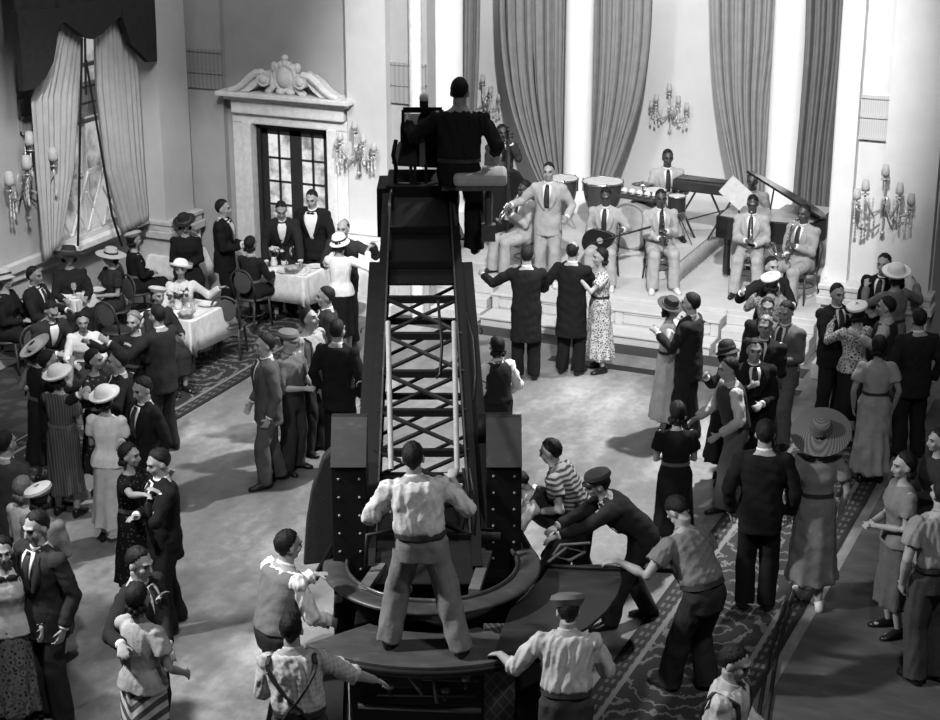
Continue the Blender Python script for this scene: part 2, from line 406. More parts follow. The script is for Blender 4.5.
# stage alcove
YA = 24.9
mb = MB(); mb.bx(-12.3, -3.2, YA, YA+.2, 0, 6.6); struct('wall_alcove', mb, mat(.62, .8, var=.04, sc_=2.))
mb = MB(); mb.bx(-12.3, -12.1, 21.2, YA, 0, 6.6); struct('wall_alcove_left', mb, WALLW)
mb = MB(); mb.bx(-3.3, -3.1, YB+.25, YA, 0, 6.6); struct('wall_alcove_right', mb, WALLW)
for px, Y, r in ((441, 21.6, .30), (578, 23.6, .20), (786, 23.6, .235), (848, 20.5, .15)):
    p = gy(px, 120, Y); mb = MB(); mb.lathe([(r*1.3, .6), (r*1.3, 1.0), (r*1.12, 1.06), (r, 1.12), (r, 6.4)], 32, (p.x, Y, 0)); struct('column', mb, mat(.8, .55, var=.03, sc_=3.), auto=True)

# stage: low white platform with panelled front and steps at both ends
ZS = .386
st = thing('stage', 'low white bandstand platform with panelled front and steps at both ends', 'stage', (-7, 20.3, 0))
mb = MB(); mb.bx(-9.15, -4.2, 20.5, YA-.02, 0, ZS); mb.bx(-12.05, -9.15, 21.2, YA-.02, 0, ZS); part('platform', mb, STAGEW, st, True, bevel=.012)
for k, (y0, z0, z1) in enumerate(((19.74, 0, .13), (20.12, .13, .335))):
    mb = MB(); mb.bx(-8.6, -5.55, y0, 20.52, z0, z1); mb.bx(-8.62, -5.53, y0-.02, y0+.02, z1-.03, z1+.004); part('front_tier', mb, STAGEW, st, True, bevel=.008)
mb = MB(); mb.bx(-8.6, -5.55, 20.47, 20.52, .335, ZS+.003); part('nosing', mb, STAGEW, st, True, bevel=.006)
for a, b in ((-8.5, -8.0), (-7.9, -6.9), (-6.8, -5.65)):
    mb = MB()
    for (x0, x1, z0, z1) in ((a, b, .16, .172), (a, b, .285, .297), (a, a+.015, .16, .297), (b-.015, b, .16, .297)): mb.bx(x0, x1, 20.105, 20.13, z0, z1)
    part('panel', mb, STAGEW, st, True)
for x0, x1 in ((-9.6, -8.66), (-5.5, -4.4)):
    for k in range(3):
        mb = MB(); mb.bx(x0, x1, 19.85+k*.22, 20.5, k*ZS/3+.002, (k+1)*ZS/3-(.0 if k < 2 else .003)); part('step', mb, STAGEW, st, True, bevel=.01)
# riser for the drums
ZD = .655
a = gz(716, 231, ZD); b = gz(672, 250, ZD)
mb = MB(); mb.bx(-8.95, a.x, 21.45, YA-.05, ZS, ZD)
rz_ = based('drum_riser', mb, STAGEW, 'low white riser under the drums with a fringed side', 'riser', (-7, 22.6, ZS))
mb = MB(); grid = []
for i in range(2):
    row = []
    for j in range(60): row.append((a.x+.02+.012*math.sin(j*2.1), 21.45+(YA-.6-21.45)*j/59, ZD-.01-i*.25))
    grid.append(row)
mb.sheet(grid, .006); part('fringe', mb, mat(.45, .8), rz_, True, smooth=True)

# ---------------------------------------------------------------- curtains
def drape(name, label, Y, cols, fold, v, group=None, amp=.06, ph=0., pat=None):
    """cols: rows of (y pixel, left x pixel, right x pixel) from top to bottom; the cloth hangs in depth Y with folds"""
    rows = []; K = 90
    for (py, xl, xr) in cols:
        a = gy(xl, py, Y); b = gy(xr, py, Y); rows.append((a, b))
    R = 30; grid = []
    n = len(rows)-1
    for i in range(R+1):
        t = i/R*n; k = min(int(t), n-1); f = t-k; f2 = f
        def cr(sel):
            p0 = rows[max(k-1, 0)][sel]; p1 = rows[k][sel]; p2 = rows[k+1][sel]; p3 = rows[min(k+2, n)][sel]
            return .5*((2*p1)+(p2-p0)*f+(2*p0-5*p1+4*p2-p3)*f*f+(3*p1-p0-3*p2+p3)*f**3)
        a, b = cr(0), cr(1); row = []
        for j in range(K+1):
            u = j/K; q = a.lerp(b, u)
            w = math.sin(2*PI*fold*u+ph+.9*math.sin(5*u+ph))*.75+.35*math.sin(2*PI*fold*2.3*u+1.3+i*.04)
            q = V((q.x, Y+amp*w, q.z)); row.append(q)
        grid.append(row)
    mb = MB(); mb.sheet(grid, .012)
    base = (grid[0][K//2].x, Y, min(grid[-1][0].z, grid[-1][-1].z))
    return based(name, mb, mat(v, .8, pat, var=.1, sc_=6.), label, 'curtain', base, group, smooth=True)
drape('curtain', 'narrow grey stage curtain behind the seated crane operator\'s head', 23.9, [(-40, 452, 481), (60, 452, 479), (120, 455, 476), (185, 459, 473), (235, 461, 471)], 3, .2, 'stage curtains', .05)
drape('curtain', 'widest grey stage curtain, swept right toward the middle white column', 23.95, [(-40, 496, 569), (40, 498, 568), (100, 507, 566), (150, 524, 566), (185, 540, 567), (205, 550, 568)], 8, .23, 'stage curtains', .07, .5)
drape('curtain', 'grey stage curtain just right of the middle white column, swept left over the kettledrum', 23.95, [(-40, 590, 652), (40, 590, 649), (100, 589, 640), (150, 588, 624), (180, 587, 612), (215, 587, 604)], 6, .24, 'stage curtains', .06, 1.1)
drape('curtain', 'grey stage curtain falling behind the piano lid and its music sheet', 23.95, [(-40, 710, 790), (40, 712, 784), (100, 718, 775), (150, 727, 770), (185, 735, 766), (230, 742, 764)], 7, .26, 'stage curtains', .07, 2.)
drape('curtain', 'dark grey stage curtain at the right end beside the pale pilaster', 23.2, [(-40, 806, 846), (40, 804, 842), (100, 800, 836), (150, 796, 830), (200, 792, 826), (240, 791, 824)], 4, .15, 'stage curtains', .07, .2)
# sheer window drapes and dark swag, hung along the window wall
def side_drape(label, X, cols, fold, v, amp=.05, ph=0., name='curtain', grp='window drapes'):
    rows = [(gx(xl, py, X), gx(xr, py2, X)) for (py, xl, py2, xr) in cols]
    R, K = 24, 70; grid = []; n = len(rows)-1
    for i in range(R+1):
        t = i/R*n; k = min(int(t), n-1); f = t-k; a = rows[k][0].lerp(rows[k+1][0], f); b = rows[k][1].lerp(rows[k+1][1], f); row = []
        for j in range(K+1):
            u = j/K; q = a.lerp(b, u); q.x = X+amp*(math.sin(2*PI*fold*u+ph)*.7+.3*math.sin(2*PI*fold*2.3*u+1)); row.append(q)
        grid.append(row)
    mb = MB(); mb.sheet(grid, .01); c = grid[-1][K//2]
    return based(name, mb, mat(v, .8, var=.1, sc_=5.), label, 'curtain', (X, c.y, grid[-1][0].z), grp, smooth=True)
side_drape('pale thin window drape on the left side of the tall window', -12.92, [(10, 55, 5, 84), (100, 30, 90, 80), (180, 36, 170, 74), (262, 44, 240, 60)], 8, .40)
side_drape('pale thin window drape on the right side of the tall window, by the corner', -12.92, [(5, 92, 0, 128), (90, 94, 80, 137), (170, 103, 160, 142), (235, 122, 220, 147)], 8, .40, ph=1.)
sw = side_drape('dark scalloped swag hanging over the top of the tall window', -12.8, [(-60, 8, -80, 150), (-30, 10, -50, 150), (-10, 12, -20, 152), (18, 14, 5, 152)], 9, .02, .05, name='window_valance', grp=None)
mb = MB()
def tail(poly):
    pts = [gx(x, y, -12.77) for x, y in poly]; vs = [V((-12.80, p.y, p.z)) for p in pts] + [V((-12.72, p.y, p.z)) for p in pts]; n = len(pts)
    mb.add(vs, [tuple(range(n))[::-1], tuple(range(n, 2*n))] + [(i, (i+1) % n, n+(i+1) % n, n+i) for i in range(n)])
tail([(13, 10), (56, 8), (56, 24), (53, 45), (50, 62), (42, 78), (32, 88), (21, 91), (18, 60)])
tail([(56, 5), (118, -2), (118, 16), (108, 24), (100, 33), (90, 39), (80, 36), (70, 28), (62, 22), (56, 24)])
tail([(118, -2), (151, -8), (153, 30), (154, 61), (146, 62), (136, 52), (128, 44), (124, 32), (119, 17)])
part('valance_tail', mb, mat(.02, .9, var=.2), sw, True)
mb = MB()
for p0, p1 in (((82, 38), (78, 246)), ((85, 38), (86, 95)), ((86, 60), (112, 215)), ((112, 215), (122, 246))):
    mb.tube([gx(*p0, -12.62), gx(*p1, -12.62)], .016, 6)
q = gx(80, 246, -12.62); mb.v = [p-V((q.x, q.y, q.z)) for p in mb.v]
o = part('drape_cord', mb, mat(.01, .7)); o.location = q; tag(o, 'dark cords hanging in an inverted V before the tall window', 'cord')

# ---------------------------------------------------------------- crystal wall sconces
BR = mat(.42, .3, metal=.3); CRY = mat(.55, .12, spec=.8); SHD = mat(.42, .5)
def sconce(label, loc, rz, s=1.):
    r = thing('wall_sconce', label, 'wall lamp', loc, rz, 'crystal wall sconces')
    part('back_plate', MB().ball((0, -.03, 0), (.06*s, .03, .12*s), 12).ball((0, -.05, .0), (.035, .04, .05), 10), BR, r, smooth=True)
    part('stem', MB().tube([(0, -.05, 0), (0, -.12*s, .08*s), (0, -.12*s, .42*s)], .012, 8).tube([(0, -.06, -.02), (0, -.1*s, -.3*s)], .01, 6).ball((0, -.1*s, -.32*s), .03, 8), BR, r, smooth=True)
    for k, (x, z, d) in enumerate(((-.32, .02, .12), (-.2, .16, .24), (0, .34, .14), (.2, .16, .24), (.32, .02, .12))):
        x *= s; z *= s; d *= s
        part('arm', MB().tube([(0, -.06, -.02), (x*.5, -.06-d*.6, -.1*s), (x*.95, -.05-d, z-.07*s), (x, -.05-d, z)], .011, 8).lathe([(.01, 0), (.045, .012), (.05, .02)], 12, (x, -.05-d, z)), BR, r, smooth=True)
        part('lamp_shade', MB().tube([(x, -.05-d, z+.02), (x, -.05-d, z+.07)], .012, 8).lathe([(.045*s, .06*s), (.05*s, .1*s), (.035*s, .19*s), (.03*s, .19*s), (.035*s, .07*s)], 14, (x, -.05-d, z)), SHD, r, smooth=True)
        for q in range(3):
            xx = x*(.6+.22*q); yy = -.05-d*(.6+.2*q); zz = z-.03*s; L_ = (.22+.05*((k+q) % 2))*s
            rr = [.003+.010*abs(math.sin(PI*w/2.)) for w in range(13)]; rr[-3:] = [.016, .018, .003]
            part('crystal_drop', MB().tube([(xx, yy, zz-L_*w/12) for w in range(13)], rr, 7), CRY, r, smooth=True)
    return r
p = gx(18, 185, XL); sconce('crystal wall sconce left of the tall window', (XL, p.y, p.z), PI/2, 1.25)
p = gy(361, 152, YB-.16); sconce('crystal wall sconce right of the double door', (p.x, YB-.16, p.z), 0, .82)
p = gy(487, 102, YA); sconce('crystal wall sconce right of the crane operator\'s shoulder', (p.x, YA, p.z), 0, .85)
p = gy(672, 112, YA); sconce('crystal wall sconce high on the wall behind the drummer', (p.x, YA, p.z), 0, .85)
p = gy(886, 205, YB-.2); sconce('large crystal wall sconce on the pale pilaster at the right', (p.x, YB-.2, p.z), 0, .95)

# ---------------------------------------------------------------- patterned carpet runners
def carpet(label, x0, x1, y0, y1, v, v2):
    w = (x1-x0)/2; cx = (x0+x1)/2
    mb = MB(); mb.bx(-1, 1, y0, y1, 0, .012)
    o = part('carpet_runner', mb, mat(v, .9, 'carpet', v2)); o.location = (cx, 0, 0); o.scale = (w, 1, 1)
    return tag(o, label, 'carpet', 'patterned carpet runners')
carpet('patterned carpet runner beside the left dining tables', -11.5, -10.3, 8, 19.2, .025, .15)
carpet('patterned carpet runner under the crowd on the right', -4.05, -2.85, 7, 17.6, .028, .14)
mb = MB(); mb.bx(-13.15, -11.55, 6, 19.2, 0, .01); o = part('carpet', mb, mat(.03, .95, 'floral', .06, 3.)); tag(o, 'plain dark carpet under the left dining tables', 'carpet')
mb = MB(); mb.bx(-2.75, 2.5, 5, 19.3, 0, .008); o = part('carpet', mb, mat(.085, .8, 'scuff', .14, 1.5)); tag(o, 'dark floor cloth on the right side of the floor', 'carpet')

# bring the room to true size about the camera's foot point
for o in [o for o in bpy.data.objects if o not in OBJ0 and o.parent is None]:
    o.location = o.location*KR; o.scale = o.scale*KR
CP.z = CAMH*KR; ZS *= KR; ZD *= KR
# ================================================================= the camera crane
CZ = .38                                       # the turntable sits on a tall chassis
rc = gz(432, 572, CZ+.8)
CR = thing('camera_crane', 'big dark camera crane with riveted posts and a lattice boom rising to a seated operator', 'camera crane', (rc.x, rc.y, CZ), YAW)
CI = MAT[CR.name].inverted()
def lp(px, py, dep): return CI @ gd(px, py, dep*1.03)          # a pixel at a depth -> crane coordinates
BLK = mat(.006, .55, 'scuff', .012, 7., spec=.2); BLK2 = mat(.012, .5, spec=.25, var=.3, sc_=9.)
STEEL = mat(.12, .35, 'scuff', .3, 6., metal=.6); WORN = mat(.06, .4, 'scuff', .2, 5., spec=.5)
def cp(name, mb, m, **k): return part(name, mb, m, CR, **k)
def arc(r, a0, a1, n=24): return [(r*math.cos(rad(a0+(a1-a0)*i/n)), r*math.sin(rad(a0+(a1-a0)*i/n))) for i in range(n+1)]
# chassis and wheels
mb = MB(); mb.bx(-.62, .55, -1.1, 1.3, -.12, .56); mb.bx(-.8, .8, -.2, .3, .3, .6); cp('chassis', mb, BLK, bevel=.02)
for x in (-.78, .78):
    for y in (-.75, 1.0):
        w = cp('wheel', MB().tube([(x-.1, y, -.06), (x+.1, y, -.06)], .318, 24), mat(.02, .8), auto=True)
        part('hub', MB().tube([(x-.12, y, -.06), (x+.12, y, -.06)], .1, 16), WORN, w, auto=True)
mb = MB(); mb.bx(.42, .66, -1.16, -.55, -.28, .62); cp('tread_plate_fairing', mb, mat(.035, .45, 'plate', .10, 11.), bevel=.01)
mb = MB(); mb.bar((.7, -1.1, .42), (1.05, -.75, .42), .04, .16); cp('bracket', mb, WORN)
mb = MB()
for i, (a, b, r) in enumerate((((-.55, -1.2, .5), (.38, -1.2, .47), .02), ((-.4, -1.22, .36), (.35, -1.18, .32), .015), ((-.2, -1.24, .6), (-.05, -1.22, .36), .02), ((.02, -1.22, .6), (.06, -1.25, .3), .016), ((-.55, -1.15, .22), (.4, -1.2, .2), .025))): mb.tube([a, b], r, 8)
cp('pipework', mb, WORN, smooth=True)
for x, z in ((-.3, .44), (.12, .4), (.28, .5)):
    cp('valve', MB().ball((x, -1.22, z), (.045, .03, .04), 10).tube([(x, -1.2, z), (x, -1.27, z-.07)], .014, 6), STEEL, smooth=True)
cp('gauge_panel', MB().bx(-.32, -.05, -1.24, -1.2, .42, .58), BLK2, bevel=.006)
# deck plate the grip stands on, and the swung-out side plate
poly = arc(1.42, 228, 308, 26) + arc(.86, 296, 236, 16)
cp('deck_plate', MB().prism(poly, .045, z0=.655), mat(.07, .42, 'scuff', .17, 4., spec=.5), bevel=.006)
mb = MB(); p2 = [V((x, y, .64)) for x, y in arc(1.41, 228, 308, 30)]; mb.tube(p2, .035, 8); cp('deck_rim', mb, BLK, smooth=True)
poly = [tuple((CI @ gz(x, y, CZ+.72)).xy) for x, y in ((496, 654), (501, 632), (510, 610), (526, 594), (541, 580), (549, 568), (572, 566), (600, 565), (618, 566), (622, 580), (617, 596), (606, 612), (590, 626), (568, 640), (540, 650))]
cp('side_plate', MB().prism(poly, .03, z0=.70), mat(.035, .4, 'scuff', .085, 4., spec=.5), bevel=.005)
cp('side_plate_hinge', MB().tube([CI @ gz(545, 566, CZ+.76), CI @ gz(700, 572, CZ+.76)], .02, 8), BLK, smooth=True)
mb = MB(); pts = [CI @ gz(x, y, CZ+.76) for x, y in ((548, 562), (566, 548), (585, 552), (570, 560), (552, 556), (560, 545), (590, 543))]; mb.tube(pts, .012, 6); cp('cable', mb, mat(.3, .6), smooth=True)
# turntable ring
cp('turntable_ring', MB().torus((0, 0, .865), .80, .085, n=72, k=12, sq=(1.15, .35)), WORN, smooth=True)
cp('turntable_flange', MB().torus((0, 0, .885), .70, .016, n=72, k=8, sq=(1, 1.6)), STEEL, smooth=True)
cp('turntable_track', MB().torus((0, 0, .60), .62, .04, n=64, k=8, sq=(1, 2)), BLK, smooth=True)
cp('hub_drum', MB().tube([(0, .2, .3), (0, .2, .70)], .30, 28), BLK, auto=True)
for a, b in ((lp(362, 592, 12.2), lp(398, 540, 13.1)), (lp(474, 592, 12.2), lp(490, 543, 13.1)), (lp(430, 545, 13.3), lp(400, 600, 12.3))):
    cp('brace', MB().bar(a, b, .09, .05), mat(.14, .45, 'scuff', .22, 5.))
cp('lever', MB().tube([lp(366, 568, 12.5), lp(367, 535, 12.5), lp(395, 530, 12.6)], .018, 8), BLK2, smooth=True)
cp('brake_drum', MB().tube([(-.34, -.42, .62), (-.2, -.42, .62)], .13, 20).ball((-.27, -.45, .8), (.06, .06, .1), 10), BLK2, auto=True)
# riveted posts that carry the boom
for s, (x0, x1, dp) in ((-1, (333, 368, 12.7)), (1, (486, 521, 12.9))):
    a = lp(x0, 555, dp); b = lp(x1, 555, dp); t = lp((x0+x1)/2, 466, dp).z; xa, xb, y0 = a.x, b.x, a.y
    post = cp('post', MB().bx(xa, xb, y0, y0+.30, .62, t), BLK, bevel=.01)
    part('post_cap', MB().add([(xa, y0-.03, t), (xb, y0-.03, t), (xb, y0+.22, t+.34), (xa, y0+.22, t+.34), (xa, y0+.3, t), (xb, y0+.3, t), (xb, y0+.3, t+.34), (xa, y0+.3, t+.34)], [(0, 1, 2, 3), (4, 7, 6, 5), (0, 3, 7, 4), (1, 5, 6, 2), (3, 2, 6, 7), (0, 4, 5, 1)]), mat(.02, .5, 'scuff', .06, 5.), post)
    part('post_foot', MB().box(((xa+xb)/2-s*.02, y0+.08, .70), (.30, .5, .05)).bar(((xa+xb)/2+s*.14, y0+.1, 1.0), ((xa+xb)/2+s*.3, y0+.1, .7), .12, .04), BLK, post)
    for k in range(6):
        for x in (xa+.06, xb-.06): part('rivet', MB().ball((x, y0-.002, .82+k*.115*(t-.62)/.8), .012, 8), mat(.2, .4), post, smooth=True)
mb = MB(); pts = [lp(x, y, 12.95) for x, y in ((334, 448), (335, 562), (303, 566), (306, 520), (311, 490), (322, 460))]
mb.add([p for p in pts]+[p+V((0, .16, 0)) for p in pts], [(0, 1, 2, 3, 4, 5), (11, 10, 9, 8, 7, 6)]+[(i, (i+1) % 6, 6+(i+1) % 6, 6+i) for i in range(6)]); cp('canvas_cover', mb, mat(.016, .9, bump=.3), bevel=.02)
# boom: pivot to tip
B0 = V((.0, .15, 1.05)); tip = lp(420, 196, 15.75); B0.x = lp(424, 445, 13.2).x
bd = (tip-B0).normalized(); bn = V((1, 0, 0)).cross(bd).normalized(); BLn = (tip-B0).length
def bp(u, x, n=0.): w = .43+(.31-.43)*u; return B0 + bd*(BLn*u) + V((1, 0, 0))*(x*w) + bn*n
cp('pivot_shaft', MB().tube([bp(0.02, -1.5, -.1), bp(.02, 1.5, -.1)], .07, 16), BLK2, auto=True)
for s in (-1, 1):
    mb = MB(); mb.bar(bp(-.08, s), bp(1, s), .085, .085); ch = cp('boom_chord', mb, BLK)
    part('edge_strip', MB().bar(bp(.0, s*.9, .05), bp(1, s*.9, .05), .014, .02), STEEL, ch)
    cp('boom_chord', MB().bar(bp(-.05, s, -.42), bp(1, s, -.3), .075, .075), BLK)
    N = 9
    for k in range(N):
        u0, u1 = k/N, (k+1)/N
        cp('boom_lacing', MB().bar(bp(u0, s, 0), bp(u1, s, -.42+.12*u1), .035, .02).bar(bp(u1, s, 0), bp(u0, s, -.42+.12*u0), .035, .02).bar(bp(u0, s), bp(u0, s, -.42+.12*u0), .04, .04), BLK)
    # outer guide rails and rope hooks
    cp('guide_rail', MB().bar(bp(.02, s*1.24, -.1), bp(.78, s*1.24, -.08), .11, .2), BLK)
    for k in range(4): cp('hook', MB().torus(bp(.1+.16*k, s*1.42, -.05), .035, .008, a0=-1, a1=3.6, n=12, k=6, M=Matrix.Rotation(PI/2, 3, 'X')), STEEL, smooth=True)
N = 9
for k in range(N):
    u0, u1 = k/N, (k+1)/N
    cp('rung', MB().bar(bp(u0, -1), bp(u0, 1), .06, .06), BLK)
    if u1 < .74:
        mb = MB().bar(bp(u0, -1, .01), bp(u1, 1, .01), .045, .02); cp('cross_brace', mb, BLK2)
        mb = MB().bar(bp(u0, 1, .035), bp(u1, -1, .035), .045, .02); cp('cross_brace', mb, BLK2)
    if k % 2 == 0: cp('lower_rung', MB().bar(bp(u0, -1, -.4+.1*u0), bp(u0, 1, -.4+.1*u0), .05, .05), BLK)
    cp('lower_cross_brace', MB().bar(bp(u0, -1, -.4+.1*u0), bp(u1, 1, -.4+.1*u1), .035, .02), BLK2)
cp('boom_cover', MB().bar(bp(.76, 0, -.03), bp(1.0, 0, -.03), .62, .03, up=(1, 0, 0)) if False else MB().add([bp(.72, -.95, -.02), bp(.72, .95, -.02), bp(1, .95, -.02), bp(1, -.95, -.02), bp(.72, -.95, -.05), bp(.72, .95, -.05), bp(1, .95, -.05), bp(1, -.95, -.05)], [(0, 1, 2, 3), (7, 6, 5, 4), (0, 4, 5, 1), (1, 5, 6, 2), (2, 6, 7, 3), (3, 7, 4, 0)]), BLK)
cp('bright_bar', MB().bar(bp(.1, -.8, .06), bp(.1, .8, .06), .02, .02).bar(bp(.125, -.8, .06), bp(.125, .8, .06), .02, .02), mat(.5, .4))
cp('counterweight_box', MB().add([bp(-.12, -.95, .0), bp(-.12, .95, 0), bp(.08, .95, 0), bp(.08, -.95, 0), bp(-.12, -.95, -.4), bp(-.12, .95, -.4), bp(.08, .95, -.4), bp(.08, -.95, -.4)], [(0, 1, 2, 3), (7, 6, 5, 4), (0, 4, 5, 1), (1, 5, 6, 2), (2, 6, 7, 3), (3, 7, 4, 0)]), BLK, bevel=.02)
cp('boom_base', MB().bx(-.46, .40, .45, .95, .5, 1.28), BLK, bevel=.03)
cp('boom_base_wing', MB().bx(-.9, .75, .7, 1.0, .6, 1.0), BLK, bevel=.02)
cp('weight_drum', MB().tube([lp(478, 428, 13.3), lp(512, 428, 13.3)], .13, 20), BLK, auto=True)
for x0, x1 in ((388, 391), (454, 457)):
    cp('control_pole', MB().tube([lp(x0, 322, 13.55), lp(x1, 470, 12.45)], .022, 12), mat(.28, .5), auto=True, label='pale steering pole')
for pts in (((467, 312, 13.8), (474, 340, 13.6), (476, 372, 13.4), (474, 400, 13.2)), ((463, 468, 12.9), (468, 500, 12.8), (462, 530, 12.7)), ((470, 468, 12.9), (476, 505, 12.8), (474, 535, 12.7)), ((438, 300, 14.0), (442, 345, 13.8), (440, 375, 13.6), (436, 378, 13.6))):
    cp('hose', MB().tube([lp(*p) for p in pts], .013, 8), BLK2, smooth=True)
# head of the boom: platform, seat, leg rests
ZT = lp(425, 190, 15.9)
TD = 15.9
pa, pb = lp(386, 186, TD), lp(453, 186, TD)
cp('head_platform', MB().bx(pa.x, pb.x, pa.y-.1, pa.y+.6, pa.z-.12, pa.z+.03), BLK, bevel=.015)
cp('side_shield', MB().bx(lp(377, 200, TD).x, lp(391, 200, TD).x, pa.y-.05, pa.y+.5, lp(384, 236, TD).z, lp(384, 187, TD).z), BLK, bevel=.01)
cp('hand_rail', MB().tube([lp(390, 260, 15.2), lp(389, 205, 15.6), lp(393, 184, TD), lp(450, 184, TD), lp(455, 215, 15.5), lp(460, 260, 15.2)], .018, 8), STEEL, smooth=True)
s0 = lp(478, 174, 15.55)
st_ = cp('seat', MB().box((s0.x+.02, s0.y, s0.z-.02), (.5, .42, .12)), mat(.42, .85, bump=.3), bevel=.04)
part('seat_frame', MB().box((s0.x+.02, s0.y, s0.z-.1), (.44, .36, .04)).tube([(s0.x+.1, s0.y, s0.z-.1), (s0.x+.1, s0.y, s0.z-.55)], .035, 10).bar((s0.x+.1, s0.y, s0.z-.13), (pb.x-.1, s0.y, s0.z-.13), .05).box((s0.x+.1, s0.y, s0.z-.56), (.13, .1, .16)), mat(.15, .4, metal=.5), st_)
cp('foot_rest', MB().box((s0.x+.0, s0.y+.42, s0.z-.72), (.34, .16, .02)).bar((s0.x-.15, s0.y+.40, s0.z-.72), (pb.x-.1, pa.y+.3, pa.z-.1), .04), BLK)
# film camera on its head, standing on the platform
FC = thing('film_camera', 'boxy black film camera with matte frame on top of the crane boom', 'film camera', CR.matrix_world @ V((0, 0, 0)), YAW)
cb = gd(420, 184, TD*1.03); FC.location = (cb.x, cb.y, cb.z+.035); MAT[FC.name] = Matrix.Translation(FC.location) @ Matrix.Rotation(YAW, 4, 'Z')
FI = MAT[FC.name].inverted()
def fp(px, py, dep=TD): return FI @ gd(px, py, dep*1.03)
def fpart(n, mb, m, **k): return part(n, mb, m, FC, **k)
a, b = fp(400, 166), fp(447, 128)
fpart('camera_body', MB().bx(a.x, b.x, a.y+.15, a.y+.75, a.z, b.z), BLK2, bevel=.025)
fpart('blimp_cover', MB().add([fp(397, 166, TD+.05), fp(440, 168, TD+.05), fp(440, 140, TD+.15), fp(402, 140, TD+.15), fp(391, 164, TD+.7), fp(440, 168, TD+.7), fp(440, 130, TD+.7), fp(398, 142, TD+.7)], [(0, 1, 2, 3), (7, 6, 5, 4), (0, 4, 5, 1), (1, 5, 6, 2), (2, 6, 7, 3), (3, 7, 4, 0)]), BLK, bevel=.02)
mb = MB(); q = [fp(403, 131), fp(403, 110), fp(442, 110), fp(442, 131)]
for i in range(3): mb.bar(q[i], q[i+1], .028, .05)
mb.bar(fp(430, 118), fp(450, 118), .1, .06); fpart('matte_frame', mb, BLK)
fpart('film_magazine', MB().tube([fp(431, 122, TD+.1), fp(431, 122, TD+.3)], .13, 20), BLK2, auto=True)
fpart('side_strap', MB().bx(fp(418, 0).x, fp(424, 0).x, a.y+.0, a.y+.02, a.z, b.z-.02), mat(.12, .5))
mb = MB()
for x, y in ((411, 0), (415, 0), (426, 0), (440, 0)): mb.bar(fp(x, 184), fp(x, 164), .03)
fpart('pan_head', mb, BLK2)
vf = fpart('viewfinder', MB().tube([fp(424, 110), fp(424, 104)], .02, 8).box(fp(424, 104), (.08, .12, .07)), BLK2)
part('finder_lens', MB().ball(fp(424, 98), (.045, .05, .05), 12), mat(.7, .3), vf, smooth=True)
mb = MB(); mb.tube([fp(396, 140), fp(393, 155), fp(396, 168), fp(395, 184)], .02, 8); fpart('cable', mb, BLK, smooth=True)
# ================================================================= furniture and table tops
WOODD = mat(.045, .4, var=.3); CANE = mat(.07, .7)
def chair(label, loc, rz, group='bentwood chairs', wood=None):
    r = thing('bentwood_chair', label, 'chair', loc, rz, group); w = wood or WOODD
    part('seat', MB().lathe([(.2, .43), (.215, .445), (.2, .462), (0.001, .458)], 24), w, r, auto=True)
    for s in (-1, 1):
        part('leg', MB().tube([(s*.16, -.15, .44), (s*.185, -.19, 0)], [.018, .013], 8), w, r, smooth=True)
        part('leg', MB().tube([(s*.15, .16, .44), (s*.18, .23, 0)], [.018, .013], 8), w, r, smooth=True)
    pts = [(-.17, .16, .43), (-.185, .2, .65)] + [(-.185*math.cos(a), .23, .72+.17*math.sin(a)) for a in [PI*i/10 for i in range(11)]] + [(.185, .2, .65), (.17, .16, .43)]
    part('back_hoop', MB().tube(pts, .014, 8), w, r, smooth=True)
    part('back_panel', MB().ball((0, .215, .70), (.15, .010, .15), 18), CANE, r, smooth=True)
    part('stretcher', MB().torus((0, .02, .22), .17, .009, n=24, k=6), w, r, smooth=True)
    return r
CLOTH = mat(.78, .75, bump=.1, bs=30.)
def table(label, cl, c, w, d, rz=0., round_=False):
    loc = (c[0], c[1], 0)
    t = thing('dining_table', label, 'table', loc, rz, 'dining tables')
    part('tabletop', MB().bx(-w/2+.03, w/2-.03, -d/2+.03, d/2-.03, .70, .735), WOODD, t)
    for x in (-1, 1):
        for y in (-1, 1): part('leg', MB().bar((x*(w/2-.09), y*(d/2-.09), 0), (x*(w/2-.09), y*(d/2-.09), .70), .06), WOODD, t)
    N = 96; rings = []
    def rim(o, f):
        out = []
        for i in range(N):
            a = 2*PI*i/N; ca, sa = math.cos(a), math.sin(a); e = .14
            x = math.copysign(abs(ca)**e, ca); y = math.copysign(abs(sa)**e, sa); m_ = max(abs(x), abs(y)); x /= m_; y /= m_
            k = abs(math.cos(2*a)); cr = 1-k
            wv = f*(.5*math.sin(9*a+1)+.5*math.sin(14*a))*.03 + f*.07*(cr**4)
            out.append((x*(w/2+o+wv), y*(d/2+o+wv)))
        return out
    levels = [(-.06, 0, .741), (-.01, 0, .743), (.012, .05, .735), (.02, .25, .66), (.03, .6, .5), (.045, 1., .33)]
    for o, f, z in levels: rings.append([V((x, y, z - (.02*f*math.sin(5*i/N*2*PI)))) for i, (x, y) in enumerate(rim(o, f))])
    mb = MB(); mb.loft(rings, cap=False); mb.add([V((x, y, .741)) for x, y in rim(-.06, 0)], [tuple(range(N))])
    o = part('tablecloth', mb, CLOTH, smooth=False, auto=True); o.location = loc; o.rotation_euler = (0, 0, rz)
    sm = o.modifiers.new('thick', 'SOLIDIFY'); sm.thickness = .006; sm.offset = 1
    tag(o, cl, 'tablecloth', 'white tablecloths')
    return Matrix.Translation(V(loc)) @ Matrix.Rotation(rz, 4, 'Z')
TB = {}
TZ = .752
